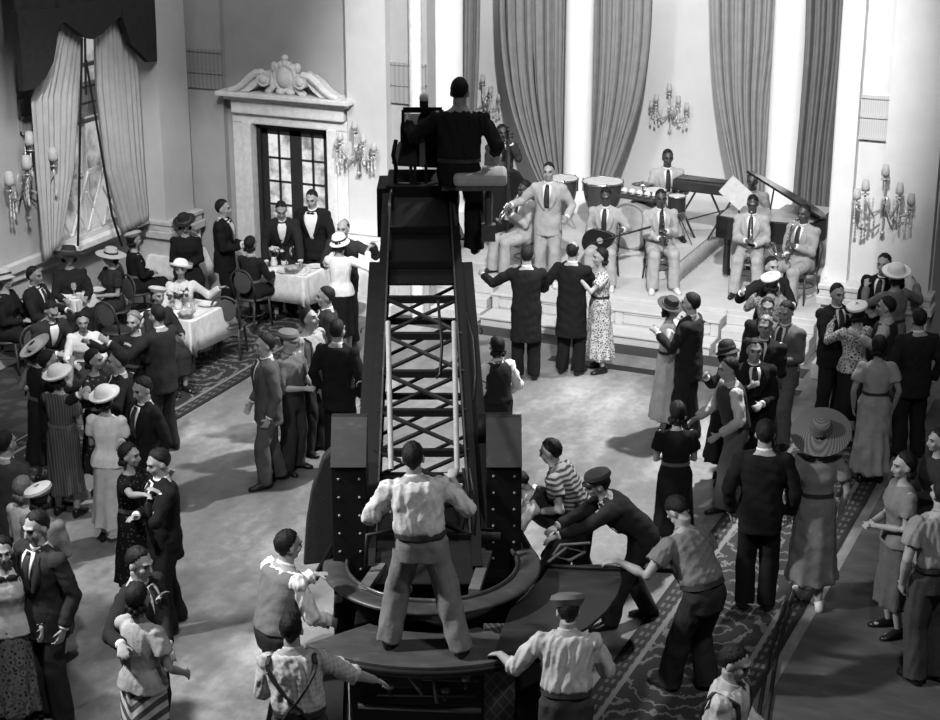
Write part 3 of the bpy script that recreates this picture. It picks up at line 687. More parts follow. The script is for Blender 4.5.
def table_at(k, label, cl, a, b, w):            # a, b: near and far corner of its right-hand edge, as seen
    p, q = gz(a[0], a[1], .75), gz(b[0], b[1], .75); X = (p.x+q.x)/2; d = q.y-p.y
    TB[k] = table(label, cl, (X-w/2, (p.y+q.y)/2), w, d)
table_at('A', 'dining table nearest the left edge under the tall window', 'white cloth of the table under the tall window', (71, 299), (106, 290), .62)
table_at('B', 'dining table in the middle, its cloth reaching over the carpet border', 'white cloth of the middle table, hanging over the carpet border', (192, 321), (228, 303), .8)
table_at('C', 'dining table farthest back in the corner by the pilaster', 'white cloth of the corner table by the pilaster', (170, 257), (212, 248), .5)
table_at('D', 'dining table before the double door', 'white cloth of the table before the double door', (300, 276), (332, 267), .95)
POR = mat(.75, .3, spec=.6); GL = glass_mat(); LEAF = mat(.07, .7); PETAL = mat(.6, .7); FOOD = mat(.2, .8, bump=.4)
def on(T, x, y): return T @ V((x, y, TZ))
def plate(T, x, y, what):
    p = on(T, x, y)
    return based('plate', MB().lathe([(.06, 0), (.12, .012), (.122, .018), (.07, .008), (0.001, .007)], 24, p), POR, 'white plate on %s' % what, 'plate', p, 'plates on the dining tables', auto=True)
def cup(T, x, y, what):
    p = on(T, x, y); t = thing('cup', 'white cup on %s' % what, 'cup', p, 0, 'cups on the dining tables')
    part('bowl', MB().lathe([(.022, 0), (.036, .03), (.04, .07), (.036, .07), (.03, .03), (0.001, .012)], 18), POR, t, auto=True)
    part('handle', MB().torus((.048, 0, .038), .02, .005, n=14, k=6, M=Matrix.Rotation(PI/2, 3, 'X')), POR, t, smooth=True)
def tumbler(T, x, y, what, h=.13):
    p = on(T, x, y)
    t = thing('wine_glass', 'clear stemmed glass on %s' % what, 'glass', p, 0, 'glasses on the dining tables')
    part('foot', MB().lathe([(.034, 0), (.034, .004), (.005, .01), (.005, .06)], 16), GL, t, auto=True)
    part('bowl', MB().lathe([(.005, .06), (.03, .08), (.036, .12), (.032, .16), (.030, .16), (.033, .12), (.027, .083), (0.001, .066)], 16), GL, t, smooth=True)
def flowers(T, x, y, what):
    p = on(T, x, y); t = thing('flower_vase', 'small vase of pale flowers on %s' % what, 'flowers', p, 0, 'flower vases on the tables')
    part('vase', MB().lathe([(.04, 0), (.055, .05), (.035, .11), (.045, .14), (.04, .14), (.03, .11), (0.001, .02)], 18), POR, t, smooth=True)
    rng = random.Random(int(x*100+y*37+5))
    mb = MB()
    for k in range(16):
        a = rng.random()*6.28; r = .04+.12*rng.random(); z = .18+.1*rng.random(); e = V((r*math.cos(a), r*math.sin(a), z))
        mb.tube([(0, 0, .1), e*.6+V((0, 0, .06)), e], .004, 5); mb.ball(e*.85, (.03, .012, .03), 6, Matrix.Rotation(a, 3, 'Z'))
    part('leaves', mb, LEAF, t, smooth=True)
    for k in range(9):
        a = k*2.4; r = .03+.011*k; e = V((r*math.cos(a), r*math.sin(a), .27-.006*k)); mb = MB(); mb.ball(e, (.028, .028, .022), 8)
        for j in range(5): b = j*1.257; mb.ball(e+V((.024*math.cos(b), .024*math.sin(b), -.004)), (.016, .016, .01), 6)
        part('flower', mb, PETAL, t, smooth=True)
def basket(T, x, y, what):
    p = on(T, x, y); t = thing('bread_basket', 'small basket of rolls on %s' % what, 'basket', p)
    part('basket_body', MB().lathe([(.07, 0), (.11, .06), (.105, .06), (.065, .01), (0.001, .01)], 20), mat(.2, .8, 'rings', .35, 60.), t, auto=True)
    for k in range(4): part('roll', MB().ball((.045*math.cos(k*1.57), .045*math.sin(k*1.57), .065), (.05, .035, .03), 10), mat(.4, .8), t, smooth=True)
for T, w, items in (('A', 'the table under the tall window', 'p-.3,-.25 p.3,.2 c-.1,.2 g.15,-.1 g-.15,-.05 c.3,-.2 f0,.1'), ('B', 'the middle table', 'p-.25,-.3 p.2,.25 p-.2,.3 c.05,.05 g.2,-.1 g-.1,.1 f-.05,-.05 b.25,-.35'), ('C', 'the corner table', 'p-.35,0 p.3,-.2 c.1,.2 g.0,-.2 g-.2,.2 f-.1,.05 f.18,.1 c-.3,-.25'), ('D', 'the table before the double door', 'p-.35,-.2 p.1,-.2 p.35,.2 c-.1,.1 g.2,.05 g-.25,.2 f-.2,.0 b.2,-.2 c.4,-.1')):
    n = {}
    for it in items.split():
        x, y = map(float, it[1:].split(',')); {'p': plate, 'c': cup, 'g': tumbler, 'f': flowers, 'b': basket}[it[0]](TB[T], x, y, w)

# ================================================================= band instruments and stands
CHR = mat(.6, .2, metal=1.); HEADSK = mat(.62, .6); DRUMD = mat(.03, .35, spec=.5)
def kettle(px, py, r, label):
    p = gz(px, py, ZD+.80); t = thing('kettledrum', label, 'drum', (p.x, p.y, ZD), 0, 'kettledrums')
    part('bowl', MB().lathe([(.03, .22)] + [(r*math.sin(a), .22+.56*(1-math.cos(a))) for a in [PI/2*i/10 for i in range(1, 11)]], 32), mat(.06, .25, spec=.7), t, auto=True)
    part('drumhead', MB().lathe([(r*1.01, .775), (r*1.0, .80), (0.001, .802)], 32), HEADSK, t, auto=True)
    part('rim', MB().torus((0, 0, .79), r*1.03, .016, n=36, k=8), CHR, t, smooth=True)
    for k in range(6):
        a = k*PI/3; part('tuning_lug', MB().tube([(r*1.06*math.cos(a), r*1.06*math.sin(a), .82), (r*1.06*math.cos(a), r*1.06*math.sin(a), .62)], .012, 6), CHR, t)
    for k in range(3):
        a = k*2.09+.4; part('leg', MB().tube([(.3*r*math.cos(a), .3*r*math.sin(a), .32), (r*.9*math.cos(a), r*.9*math.sin(a), 0)], .014, 8), CHR, t)
kettle(603, 181, .30, 'large kettledrum left of the drum kit, before the curtain')
kettle(562, 178, .24, 'smaller kettledrum half hidden behind the standing bandleader')
p = gz(634, 248, ZD)
bdm = thing('bass_drum', 'big bass drum with a pale head at the front of the riser', 'drum', (p.x, p.y+.1, ZD), rad(-12))
part('shell', MB().tube([(0, -.2, .345), (0, .22, .345)], .33, 40), mat(.3, .4), bdm, auto=True)
part('drumhead', MB().tube([(0, -.215, .345), (0, -.2, .345)], .32, 40), mat(.45, .55, var=.35, sc_=2.2), bdm, auto=True)
Rx = Matrix.Rotation(PI/2, 3, 'X')
for y in (-.21, .22): part('hoop', MB().torus((0, y, .345), .34, .018, n=44, k=8, M=Rx), mat(.25, .4), bdm, smooth=True)
for k in range(8):
    a = k*PI/4; part('tension_rod', MB().tube([(.345*math.cos(a), -.2, .345+.345*math.sin(a)), (.345*math.cos(a), .2, .345+.345*math.sin(a))], .008, 6), CHR, bdm)
for s in (-1, 1): part('spur', MB().tube([(s*.3, -.1, .2), (s*.4, -.2, 0)], .01, 6), CHR, bdm)
trp = part('trap_table', MB().box((0, .05, .73), (.62, .3, .02)).tube([(-.2, .05, .69), (-.2, .05, .73)], .012).tube([(.2, .05, .69), (.2, .05, .73)], .012), DRUMD, bdm)
for k in range(5):
    x = -.26+k*.13; tb = thing('temple_block', 'round pale temple block on the rail above the bass drum', 'percussion', MAT[bdm.name] @ V((x, .05, .74)), rad(-12), 'temple blocks on the drum rail')
    part('block', MB().ball((0, 0, .055), (.052, .05, .05), 14), mat(.72, .35), tb, smooth=True); part('slot', MB().box((0, -.047, .05), (.06, .012, .012)), DRUMD, tb)
def drum(px, py, z, r, h, label, name='snare_drum'):
    p = gy(px, py, 24.25); z = p.z-h; t = thing(name, label, 'drum', (p.x, p.y, ZD), 0)
    z0 = z-ZD
    part('shell', MB().lathe([(r, z0), (r, z0+h)], 28), DRUMD, t, auto=True)
    part('drumhead', MB().lathe([(r*.98, z0+h), (r*.98, z0+h+.006)], 28), HEADSK, t, auto=True)
    for zz in (z0+.01, z0+h): part('hoop', MB().torus((0, 0, zz), r*1.01, .01, n=30, k=6), CHR, t, smooth=True)
    for k in range(3):
        a = k*2.09; part('leg', MB().tube([(.02*math.cos(a), .02*math.sin(a), max(z0, .1)), (.26*math.cos(a), .26*math.sin(a), 0)], .01, 6), CHR, t)
drum(677, 196, ZD+.42, .13, .24, 'dark drum with a bright hoop in front of the drummer', 'tom_drum')
drum(655, 190, ZD+.55, .17, .14, 'snare drum under the drummer\'s hands')
p = gy(643, 183, 24.5); cy = thing('cymbal_stand', 'thin cymbal on a stand between the kettledrum and drummer', 'cymbal', (p.x, p.y, ZD))
part('cymbal', MB().lathe([(.17, p.z-ZD-.02), (.06, p.z-ZD), (.03, p.z-ZD+.025), (.001, p.z-ZD+.03)], 28), mat(.5, .25, metal=1.), cy, smooth=True)
part('stand', MB().tube([(0, 0, .02), (0, 0, p.z-ZD)], .012), CHR, cy)
for k in range(3): part('leg', MB().tube([(0, 0, .35), (.25*math.cos(k*2.09), .25*math.sin(k*2.09), 0)], .01, 6), CHR, cy)
# vibraphone on crossed legs
p = gz(702, 178, ZD+.95); vb = thing('vibraphone', 'dark vibraphone on crossed folding legs, right of the drummer', 'vibraphone', (p.x, p.y+.1, ZD), rad(-6))
part('case', MB().bx(-.42, .42, -.2, .2, .74, .9), DRUMD, vb, bevel=.015)
for k in range(14): part('bar', MB().box((-.38+k*.058, -.02, .912), (.045, .30-.008*k, .014)), mat(.14, .3, metal=.8), vb)
for s in (-1, 1):
    for x in (-.3, .3): part('leg', MB().bar((x-s*.2, s*.0+x*.05, .74), (x+s*.2, x*.05, 0), .025), DRUMD, vb)
part('brace', MB().bar((-.4, 0, .2), (.4, 0, .5), .02), DRUMD, vb)
# grand piano with raised lid
p = gz(772, 262, ZS); pn = thing('grand_piano', 'black grand piano with its lid propped up beside the right curtain', 'piano', (gy(772, 240, 24.0).x, 24.0, ZS), rad(0))
PB = mat(.012, .18, spec=.6)
out = [(-.74, -.36), (-.55, -.42), (-.2, -.38), (.1, -.40), (.45, -.36), (.66, -.2), (.74, .1), (.74, .8), (.1, .8), (.05, .30), (-.74, .30)]
body = part('case', MB().prism(out, .32, z0=.62), PB, pn, bevel=.012)
part('soundboard', MB().prism([(x*.93, y*.93) for x, y in out], .01, z0=.942), mat(.35, .5), pn)
part('strings_frame', MB().prism([(x*.7-.03, y*.7+.05) for x, y in out], .012, z0=.955), mat(.5, .4, metal=.5), pn)
a = rad(-31); lid = [(x, y) for x, y in out]
M = Matrix.Translation((.74, 0, .96)) @ Matrix.Rotation(rad(-14), 4, 'X') @ Matrix.Rotation(rad(26), 4, 'Y') @ Matrix.Translation((-.74, 0, 0))
part('lid', MB().prism([(x, y) for x, y in ((-.5, -.36), (.74, -.36), (.74, .5), (.1, .5), (-.3, .25), (-.5, .0))], .03, M), PB, pn)
part('lid_prop', MB().bar((-.1, .2, .95), (-.06, .2, 1.3), .02), PB, pn)
for x, y in ((-.6, -.2), (.5, -.15), (.5, .65)): l = part('leg', MB().lathe([(.07, .62), (.05, .45), (.055, .1), (.035, .05)], 16, (x, y, 0)), PB, pn, auto=True); part('caster', MB().ball((x, y, .03), .03, 8), CHR, l, smooth=True)
part('keyboard', MB().bx(-.66, -.0, .30, .42, .64, .70), POR, pn)
part('pedal_lyre', MB().bx(-.4, -.2, .15, .2, .05, .62), PB, pn)
ms = thing('music_sheet', 'large tilted white music sheet above the piano', 'sheet music', gy(736, 193, 23.75), 0)
mm = Matrix.Rotation(rad(38), 3, 'Y')
part('paper', MB().add([mm @ V(q) for q in ((-.2, 0, -.16), (.2, 0, -.16), (.2, 0, .16), (-.2, 0, .16), (-.2, .012, -.16), (.2, .012, -.16), (.2, .012, .16), (-.2, .012, .16))], [(0, 1, 2, 3), (7, 6, 5, 4), (0, 4, 5, 1), (1, 5, 6, 2), (2, 6, 7, 3), (3, 7, 4, 0)]), mat(.6, .7), ms)
part('desk', MB().add([mm @ V(q) for q in ((-.18, .014, -.15), (.18, .014, -.15), (.18, .014, .1), (-.18, .014, .1), (-.18, .03, -.15), (.18, .03, -.15), (.18, .03, .1), (-.18, .03, .1))], [(0, 1, 2, 3), (7, 6, 5, 4), (0, 4, 5, 1), (1, 5, 6, 2), (2, 6, 7, 3), (3, 7, 4, 0)]).bar((.02, .03, -.1), (.1, .05, -.62), .02), DRUMD, ms)
# double bass
q = gz(506, 249, ZS); db = thing('double_bass', 'large dark double bass held upright behind the crane seat', 'double bass', (q.x, q.y, ZS), YAW+rad(12))
VAR = mat(.010, .3, spec=.4)
rings = []
for z, w in ((.12, .14), (.2, .27), (.4, .34), (.6, .30), (.72, .22), (.82, .215), (.95, .26), (1.1, .27), (1.2, .2), (1.26, .08)):
    rings.append([V((w*math.cos(t), .11*math.copysign(abs(math.sin(t))**.5, math.sin(t)), z)) for t in [2*PI*i/28 for i in range(28)]])
part('body', MB().loft(rings), VAR, db, smooth=True)
nk = part('neck', MB().tube([(0, -.06, 1.2), (0, -.05, 1.72)], [.03, .024], 8).bar((0, -.1, .85), (0, -.07, 1.7), .05, .02), mat(.02, .3), db)
part('scroll', MB().tube([(0, -.05, 1.72), (0, -.03, 1.84), (0, -.07, 1.88), (0, -.1, 1.85)], [.026, .03, .026, .02], 8), VAR, nk, smooth=True)
for k in range(4): part('tuning_peg', MB().tube([(-.08 if k % 2 else .08, -.04, 1.74+.025*k), (0, -.04, 1.74+.025*k)], .008, 6).ball((-.08 if k % 2 else .08, -.04, 1.74+.025*k), .016, 6), VAR, nk, smooth=True)
part('bridge', MB().bx(-.06, .06, -.17, -.1, .5, .64), mat(.3, .6), db); part('tailpiece', MB().add([(-.03, -.13, .5), (.03, -.13, .5), (.015, -.12, .2), (-.015, -.12, .2), (-.03, -.15, .5), (.03, -.15, .5), (.015, -.14, .2), (-.015, -.14, .2)], [(0, 1, 2, 3), (7, 6, 5, 4), (0, 4, 5, 1), (1, 5, 6, 2), (2, 6, 7, 3), (3, 7, 4, 0)]), mat(.02, .3), db)
for k in range(4): part('string', MB().tube([(-.018+.012*k, -.15, .5), (-.025+.017*k, -.172, .645), (-.012+.008*k, -.085, 1.72)], .003, 5), CHR, db)
part('end_pin', MB().tube([(0, 0, .0), (0, 0, .13)], .012), CHR, db)
# ================================================================= people
SKIN = mat(.30, .55, var=.05, spec=.35); SKIND = mat(.055, .4, var=.08, spec=.5); SKINM = mat(.20, .55, var=.06)
HAIRD = mat(.009, .55, var=.5, sc_=40., spec=.22, bump=.5, bs=90.); HAIRL = mat(.16, .5, var=.3, sc_=40.)
SHOED = mat(.012, .3); SHOEL = mat(.6, .5); EYE = mat(.015, .3); LIP = mat(.07, .4)
WHITE = mat(.75, .7); TIED = mat(.03, .6)
MS = [(-.13, .150, .115, 0), (0, .172, .120, 0), (.12, .152, .108, 0), (.22, .156, .112, .004), (.34, .175, .122, .008), (.42, .180, .114, .004), (.485, .160, .092, -.004), (.525, .092, .070, -.012), (.56, .058, .058, -.012)]
FS = [(-.13, .155, .115, 0), (0, .170, .122, -.004), (.14, .122, .095, 0), (.22, .128, .100, .004), (.31, .146, .122, .016), (.40, .150, .104, .006), (.455, .132, .082, -.004), (.50, .070, .058, -.012), (.55, .047, .048, -.012)]
ARM = {'down': (.06, .05, -.52), 'bent': (.08, .2, -.42), 'front': (-.12, .25, -.30), 'lead': (.34, .24, .0), 'round': (-.08, .38, -.18), 'onsh': (-.02, .36, .02), 'hip': (.10, .03, -.36),
       'pocket': (.05, .06, -.44), 'table': (-.02, .36, -.27), 'play': (-.16, .26, -.12), 'playlow': (-.12, .24, -.32), 'up': (.2, .25, .3), 'drum': (-.02, .34, -.24), 'cross': (-.24, .2, -.2), 'push': (.0, .5, -.2), 'chin': (-.1, .28, .05)}
def ik(S, W, l1, l2, pole):
    d = W-S; L = d.length
    mx = (l1+l2)*.995
    if L > mx: W = S+d*(mx/L); d = W-S; L = mx
    if L < abs(l1-l2)+.03: d = d.normalized()*(abs(l1-l2)+.03) if L > 1e-5 else V((0, 0, -.1)); W = S+d; L = d.length
    a = (l1*l1-l2*l2+L*L)/(2*L); h = math.sqrt(max(l1*l1-a*a, 0)); dn = d/L
    p = V(pole); p = p-dn*p.dot(dn)
    if p.length < 1e-4: p = V((1, 0, 0))-dn*dn.x
    return S+dn*a+p.normalized()*h, W
def hand(mb, W, d, n, s, curl=.5, side=1):
    d = d.normalized(); n = (n-d*n.dot(d))
    n = n.normalized() if n.length > 1e-4 else frame_of(d)[0]
    w = d.cross(n)*side                          # towards the thumb
    rings = []
    for t, ww, th in ((-.03, .026, .022), (.02, .034, .018), (.06, .043, .016), (.092, .042, .013), (.10, .036, .008)):
        c = W+d*(t*s); rings.append([c+w*(ww*s*math.cos(a))+n*(th*s*math.sin(a)) for a in [2*PI*i/12 for i in range(12)]])
    mb.loft(rings)
    for o, L, sp in ((.034, .068, .16), (.0115, .082, .04), (-.0115, .077, -.06), (-.034, .06, -.2)):
        b = W+d*(.088*s)+w*(o*s); dd = (d+w*sp).normalized(); pts = [b-dd*.02*s, b]; ang = curl*.5; q = b
        for seg in (.45, .32, .27):
            v = dd*math.cos(ang)+n*math.sin(ang); q = q+v*(L*seg*s); pts.append(q); ang += curl*.8
        mb.tube(pts, [.0095*s, .0098*s, .0092*s, .0085*s, .007*s], 7)
    b = W+d*(.022*s)+w*(.03*s); d1 = (d*.62+w*.72+n*.22).normalized(); q = b+d1*.045*s; d2 = (d*.85+w*.38+n*(.2+.3*curl)).normalized()
    mb.tube([b-d1*.015*s, b, q, q+d2*.03*s], [.012*s, .0125*s, .0105*s, .008*s], 7)
NP = [0]
def person(hx, hy, H, face, label, top='suit', v=.02, v2=None, pat=None, psc=12., vb=None, fem=False, sit=None, z0=0., lean=0., side=0., tw=0., look=(0, 0), L='down', R='down', feet=None, hat=None, hv=.7,
           skin=None, hair=None, shoes=None, hem=.30, group=None, tie=True, sv=.7, curlL=.6, curlR=.6, fine=None, wide=1., bald=False, dep=None, vvest=.03, sleeve=None, bow=False, poleL=None, poleR=None, ankle=None, perch=False, coat=False):
    """hx, hy: where the top of the head (or hat) is seen. face: 0 to the camera, 90 to the right, 180 away, -90 to the left."""
    NP[0] += 1; rng = random.Random(NP[0]*7+1)
    s = H/1.75; S = FS if fem else MS
    skin = skin or SKIN; hair = hair or HAIRD
    hz = (sit+.10*s) if sit is not None else .93*s
    la, sa = rad(lean), rad(side)
    P0 = V((0, math.sin(max(la, 0))*.30*s if sit is None else 0, hz - (.03*s*math.sin(abs(la)) if sit is None else 0)))
    if sit is None:                              # straight legs: the hips sink as the feet spread
        dm = max(math.hypot(abs(a_[0])-.088*s, -a_[1]+.02-P0.y) for a_ in (feet or ((.105, 0), (-.105, 0))))
        P0.z = min(P0.z, .108*s + math.sqrt(max((.826*s)**2-dm*dm, .2)))
    ct, st_ = math.cos(rad(tw)), math.sin(rad(tw))
    u = V((math.sin(sa), -math.sin(la), math.cos(la)*math.cos(sa))).normalized()
    xr = V((ct, st_, 0)); xr = (xr-u*xr.dot(u)).normalized(); fw = xr.cross(u).normalized()
    Zv = V((0, 0, 1))
    def pos(t):
        if t <= 0: return P0+V((0, 0, t*s))
        b = min(t/.2, 1.)                        # the waist bends, it does not snap
        return P0 + (Zv.lerp(u, .5+.5*b)).normalized()*min(t, .2)*s + u*max(t-.2, 0)*s
    def axes(t):
        k = min(max((t+.05)/.25, 0), 1); uu = Zv.lerp(u, k).normalized(); x = V((1, 0, 0)).lerp(xr, k); x = (x-uu*x.dot(uu)).normalized(); return x, x.cross(uu), uu
    def sect(t):
        if t <= S[0][0]: return S[0][1:]
        for a, b in zip(S, S[1:]):
            if t <= b[0]:
                f = (t-a[0])/(b[0]-a[0]); f = f*f*(3-2*f)*.5+f*.5; return tuple(a[i]+(b[i]-a[i])*f for i in (1, 2, 3))
        return S[-1][1:]
    def surf(t, ang, off=0.):                    # ang 0 = left side (+x), 90 = front
        w, d, y = sect(t); x, f, _ = axes(t); c = pos(t)+f*(y*s)
        ca, sn = math.cos(ang), math.sin(ang); e = .8
        return c + x*(math.copysign(abs(ca)**e, ca)*(w*wide*s+off)) + f*(math.copysign(abs(sn)**e, sn)*(d*wide*s+off))
    def ring(t, off, n=24): return [surf(t, 2*PI*i/n, off) for i in range(n)]
    nb = pos(.545)
    uh = u.lerp(Zv, .55).normalized()
    hc = nb + uh*((.130 if not fem else .134)*s) + fw*(.014*s)
    Ry = Matrix.Rotation(rad(look[0]), 3, 'Z'); xh = (Ry @ V((1, 0, 0))); xh = (xh-uh*xh.dot(uh)).normalized(); fh = xh.cross(uh)
    pt = rad(look[1]); uh2 = (uh*math.cos(pt)+fh*math.sin(pt)).normalized(); fh2 = xh.cross(uh2)   # pitch > 0 looks down
    HM = Matrix((xh, -fh2, uh2)).transposed()    # head x, back, up
    hs = s*(.97 if fem else 1.)
    hp = lambda x, y, z: hc + HM @ (V((x, y, z))*hs)
    topz = .127 + (.055 if hat else .006)
    ht = hp(0, .01, topz)
    th = YAW+rad(face); RZ = Matrix.Rotation(th, 3, 'Z')
    if dep is None: g = gz(hx, hy, z0+ht.z)
    else: g = gd(hx, hy, dep); z0 = g.z-ht.z
    off = RZ @ V((ht.x, ht.y, 0)); loc = V((g.x-off.x, g.y-off.y, z0))
    name = 'person'
    root = thing(name, label, 'person', loc, th, group)
    IM = MAT[root.name].inverted()
    near = fine if fine is not None else (g.dot(HD) < 13.6)
    bvx, cvx = (.0095, .0125) if near else (.0135, .0165)
    # ---- body
    mb = MB(); arms = []
    mb.loft([ring(t, -.006) for t in (-.13, -.06, 0, .06, .12, .18, .24, .30, .36, .42, .455, .48, .51, .53, .555)])
    nr = .048*s if fem else .060*s
    mb.tube([nb-u*.06*s, nb-u*.01*s, hp(0, .012, -.06)], [nr*1.35, nr, nr*.97], 12)
    mb.ball(hp(0, .010, .030), (.074*hs, .095*hs, .095*hs), 18, HM)
    mb.ball(hp(0, -.018, -.032), (.058*hs, .072*hs, .080*hs), 16, HM)
    mb.ball(hp(0, -.056, -.085), (.032*hs, .030*hs, .026*hs), 12, HM)
    mb.tube([hp(0, -.088, .018), hp(0, -.106, -.016), hp(0, -.113, -.028), hp(0, -.095, -.036)], [.010*hs, .013*hs, .015*hs, .012*hs], 8)
    mb.tube([hp(-.05, -.070, .032), hp(-.025, -.087, .03), hp(0, -.090, .026), hp(.025, -.087, .03), hp(.05, -.070, .032)], .012*hs, 8)
    for x in (-1, 1):
        mb.ball(hp(x*.038, -.062, -.026), (.026*hs, .024*hs, .026*hs), 10, HM)
        mb.ball(hp(x*.075, .012, -.012), (.013*hs, .022*hs, .034*hs), 10, HM)
    mb.tube([hp(-.022, -.084, -.058), hp(0, -.093, -.056), hp(.022, -.084, -.058)], [.007*hs, .010*hs, .007*hs], 7)
    sw = (.160 if fem else .188)*wide
    for sd, spec, pol in ((1, L, poleL), (-1, R, poleR)):
        x, f, uu = axes(.45); Sj = pos(.445 if fem else .452)+x*(sd*sw*s) + uu*(.006*s)
        if isinstance(spec, str):
            o, fwd_, up = ARM[spec]
            W = Sj + V((sd*o*s, -fwd_*s, up*s)); 
        elif isinstance(spec, Vector): W = IM @ spec
        else: W = Sj + V((sd*spec[0]*s, -spec[1]*s, spec[2]*s))
        pole = V(pol) if pol else V((sd*.55, .45, -.9))
        if pol: pole.x *= sd
        tgt = W
        if isinstance(spec, Vector):             # the fingers, not the wrist, reach the point
            dd = (W-Sj); W = W-dd.normalized()*.11*s
        E, W = ik(Sj, W, .295*s, .262*s, pole)
        k = .86 if fem else 1.
        mb.ball(Sj, (.060*k*s, .058*k*s, .058*k*s), 10)
        mb.tube([Sj, Sj.lerp(E, .4), E, E.lerp(W, .3), W], [.056*k*s, .049*k*s, .040*k*s, .042*k*s, .027*k*s], 12)
        mb.ball(E, .041*k*s, 10)
        d = (W-E).normalized()
        if isinstance(spec, Vector): d = (tgt-W).normalized().lerp(d, .4)
        n = V((-sd*.8, -.3, -.5)) if not isinstance(spec, Vector) else V((0, 0, -1))
        hand(mb, W, d, n, s*(.84 if fem else .94), curlL if sd > 0 else curlR, -sd)
        arms.append((Sj, E, W, sd))
    legs = []
    if sit is None: ft = feet or ((.105, .0), (-.105, .0))
    for i, sd in enumerate((1, -1)):
        Hj = P0+V((sd*.088*s, 0, -.02*s))
        if sit is None:
            fx, fy = ft[i]; az = .085*s + (abs(ft[i][2]) if False else 0)
            A = V((fx, -fy+.02, az))
            K, A = ik(Hj, A, .425*s, .408*s, V((sd*.12, -1, 0)))
        else:
            kx = .13 if not fem else .085
            K = Hj + (V((sd*(kx-.088)*s*1.6, -.42*s, .0)) if not perch else V((sd*.03, -.30*s, -.31*s)))
            az = .085*s
            if sit > .6: az = hz-.1-.46*s
            ay = -.42*s-.04 if not ankle else -ankle[i]
            A = V((K.x, ay, az))
            if perch: A = K+V((0, .02, -.43*s))
            K, A = ik(Hj, A, .445*s, .43*s, V((sd*.1, -1, .9)))
        k = .92 if fem else 1.
        mb.tube([Hj+V((0, 0, .03)), Hj.lerp(K, .35), K, K.lerp(A, .35), A], [.082*k*s, .076*k*s, .054*k*s, .054*k*s, .036*k*s], 12); mb.ball(K, .054*k*s, 10)
        mb.ball(A+V((sd*.012, -.06, -.05))*s, (.036*s, .10*s, .032*s), 10)
        legs.append((Hj, K, A, sd))
    bd_ = part('body', mb, skin, root, rem=(bvx, 1, 0., 'b'))
    # ---- face marks, hair
    for x in (-1, 1):
        part('eye', MB().ball(hp(x*.031, -.079, .008), (.0135*hs, .010*hs, .007*hs), 8, HM), EYE, root, smooth=True)
        part('eyebrow', MB().tube([hp(x*.014, -.097, .026), hp(x*.034, -.094, .033), hp(x*.052, -.078, .026)], .0045*hs, 6), hair, root, smooth=True)
    if fem: part('lips', MB().ball(hp(0, -.089, -.057), (.021*hs, .010*hs, .009*hs), 8, HM), LIP, root, smooth=True)
    mb = MB(); n, m = 30, 18; vs = []; fs = []
    hr = (.081, .102, .103) if not fem else (.089, .108, .109)
    for a in range(m+1):
        ph = PI*a/m
        for b in range(n):
            t = 2*PI*b/n; q = V((math.sin(ph)*math.cos(t), math.sin(ph)*math.sin(t), math.cos(ph)))
            frontness = -q.y
            low = -.25 if not fem else -.45
            kf = max(0., min(1., (frontness+.30)/1.25)); line = -.80 + (1.66 if not fem else 1.72)*kf**(.62) + .07*math.sin(5*t+NP[0])*max(0, frontness)     # the hairline rises to the front
            k = 1.
            if q.z < line: k = max(.70, 1-(line-q.z)*1.6)
            if bald and q.z > .35 and frontness > -.45: k = .84
            wv = 1+.035*math.sin(7*t+3*ph+NP[0])*math.sin(5*ph)+.018*math.sin(17*t+9*ph+NP[0])+(.035*math.sin(11*t)*math.sin(9*ph) if fem else 0)
            vs.append(hp(q.x*hr[0]*k*wv, .016+q.y*hr[1]*k*wv, .030+q.z*hr[2]*k*wv))
    for a in range(m):
        for b in range(n): c = (b+1) % n; fs.append((a*n+b, (a+1)*n+b, (a+1)*n+c, a*n+c))
    mb.add(vs, fs)
    if fem:
        for k in range(7):
            a = PI*(k/6.); mb.ball(hp(.075*math.cos(a), .03+.065*math.sin(a), -.065-.012*math.sin(k*2)), (.030*hs, .030*hs, .034*hs), 8, HM)
    part('hair', mb, hair, root, smooth=True)
    # ---- clothes
    vb_ = v if vb is None else (vb[0] if isinstance(vb, tuple) else vb)
    mt = mat(v, .9, pat, v2 if v2 is not None else .5, psc, bump=.25, bs=45., var=.12, spec=.08)
    mbm = mat(vb_, .9, bump=.25, bs=45., var=.12, spec=.08)
    amp = (.004, .007, .012)
    def sleeves(mb, r, end=1., k0=1.):
        for Sj, E, W, sd in arms:
            x, f, uu = axes(.45)
            a = [r[0]*s, r[0]*.92*s, r[1]*s, (r[1]*.55+r[2]*.45)*s, r[2]*s]
            pts = [Sj-x*(sd*.03*s), Sj.lerp(E, .45), E, E.lerp(W, .5), E.lerp(W, .93)]
            mb.ball(Sj+V((0, 0, -.012*s)), (r[0]*1.0*s,)*3, 12)
            if end < .5: pts = [pts[0], Sj.lerp(E, .3), Sj.lerp(E, .62)]; a = [r[0]*s, r[0]*1.08*s, r[1]*1.35*s]
            elif end < 1: pts = pts[:3]+[E.lerp(W, .18)]; a = a[:3]+[r[1]*1.12*s]; mb.ball(E, r[1]*s, 10)
            else: mb.ball(E, r[1]*s, 10)
            mb.tube(pts, a, 14)
    def legcloth(mb, r):
        mb.loft([ring(t, .012) for t in (-.13, -.06, 0, .06, .12, .15)])
        for Hj, K, A, sd in legs:
            e = A+V((0, -.005, -.035*s)); mb.tube([Hj+V((0, 0, .03*s)), Hj.lerp(K, .35), K, K.lerp(e, .5), e], [r[0]*s*1.02, r[0]*.93*s, r[1]*s, r[1]*.97*s, r[2]*s], 14)
            if sit is not None: mb.ball(K, r[1]*s, 10)
        if sit is not None: mb.ball(P0+V((0, -.03, -.02)), (.19*s, .17*s, .11*s), 14)
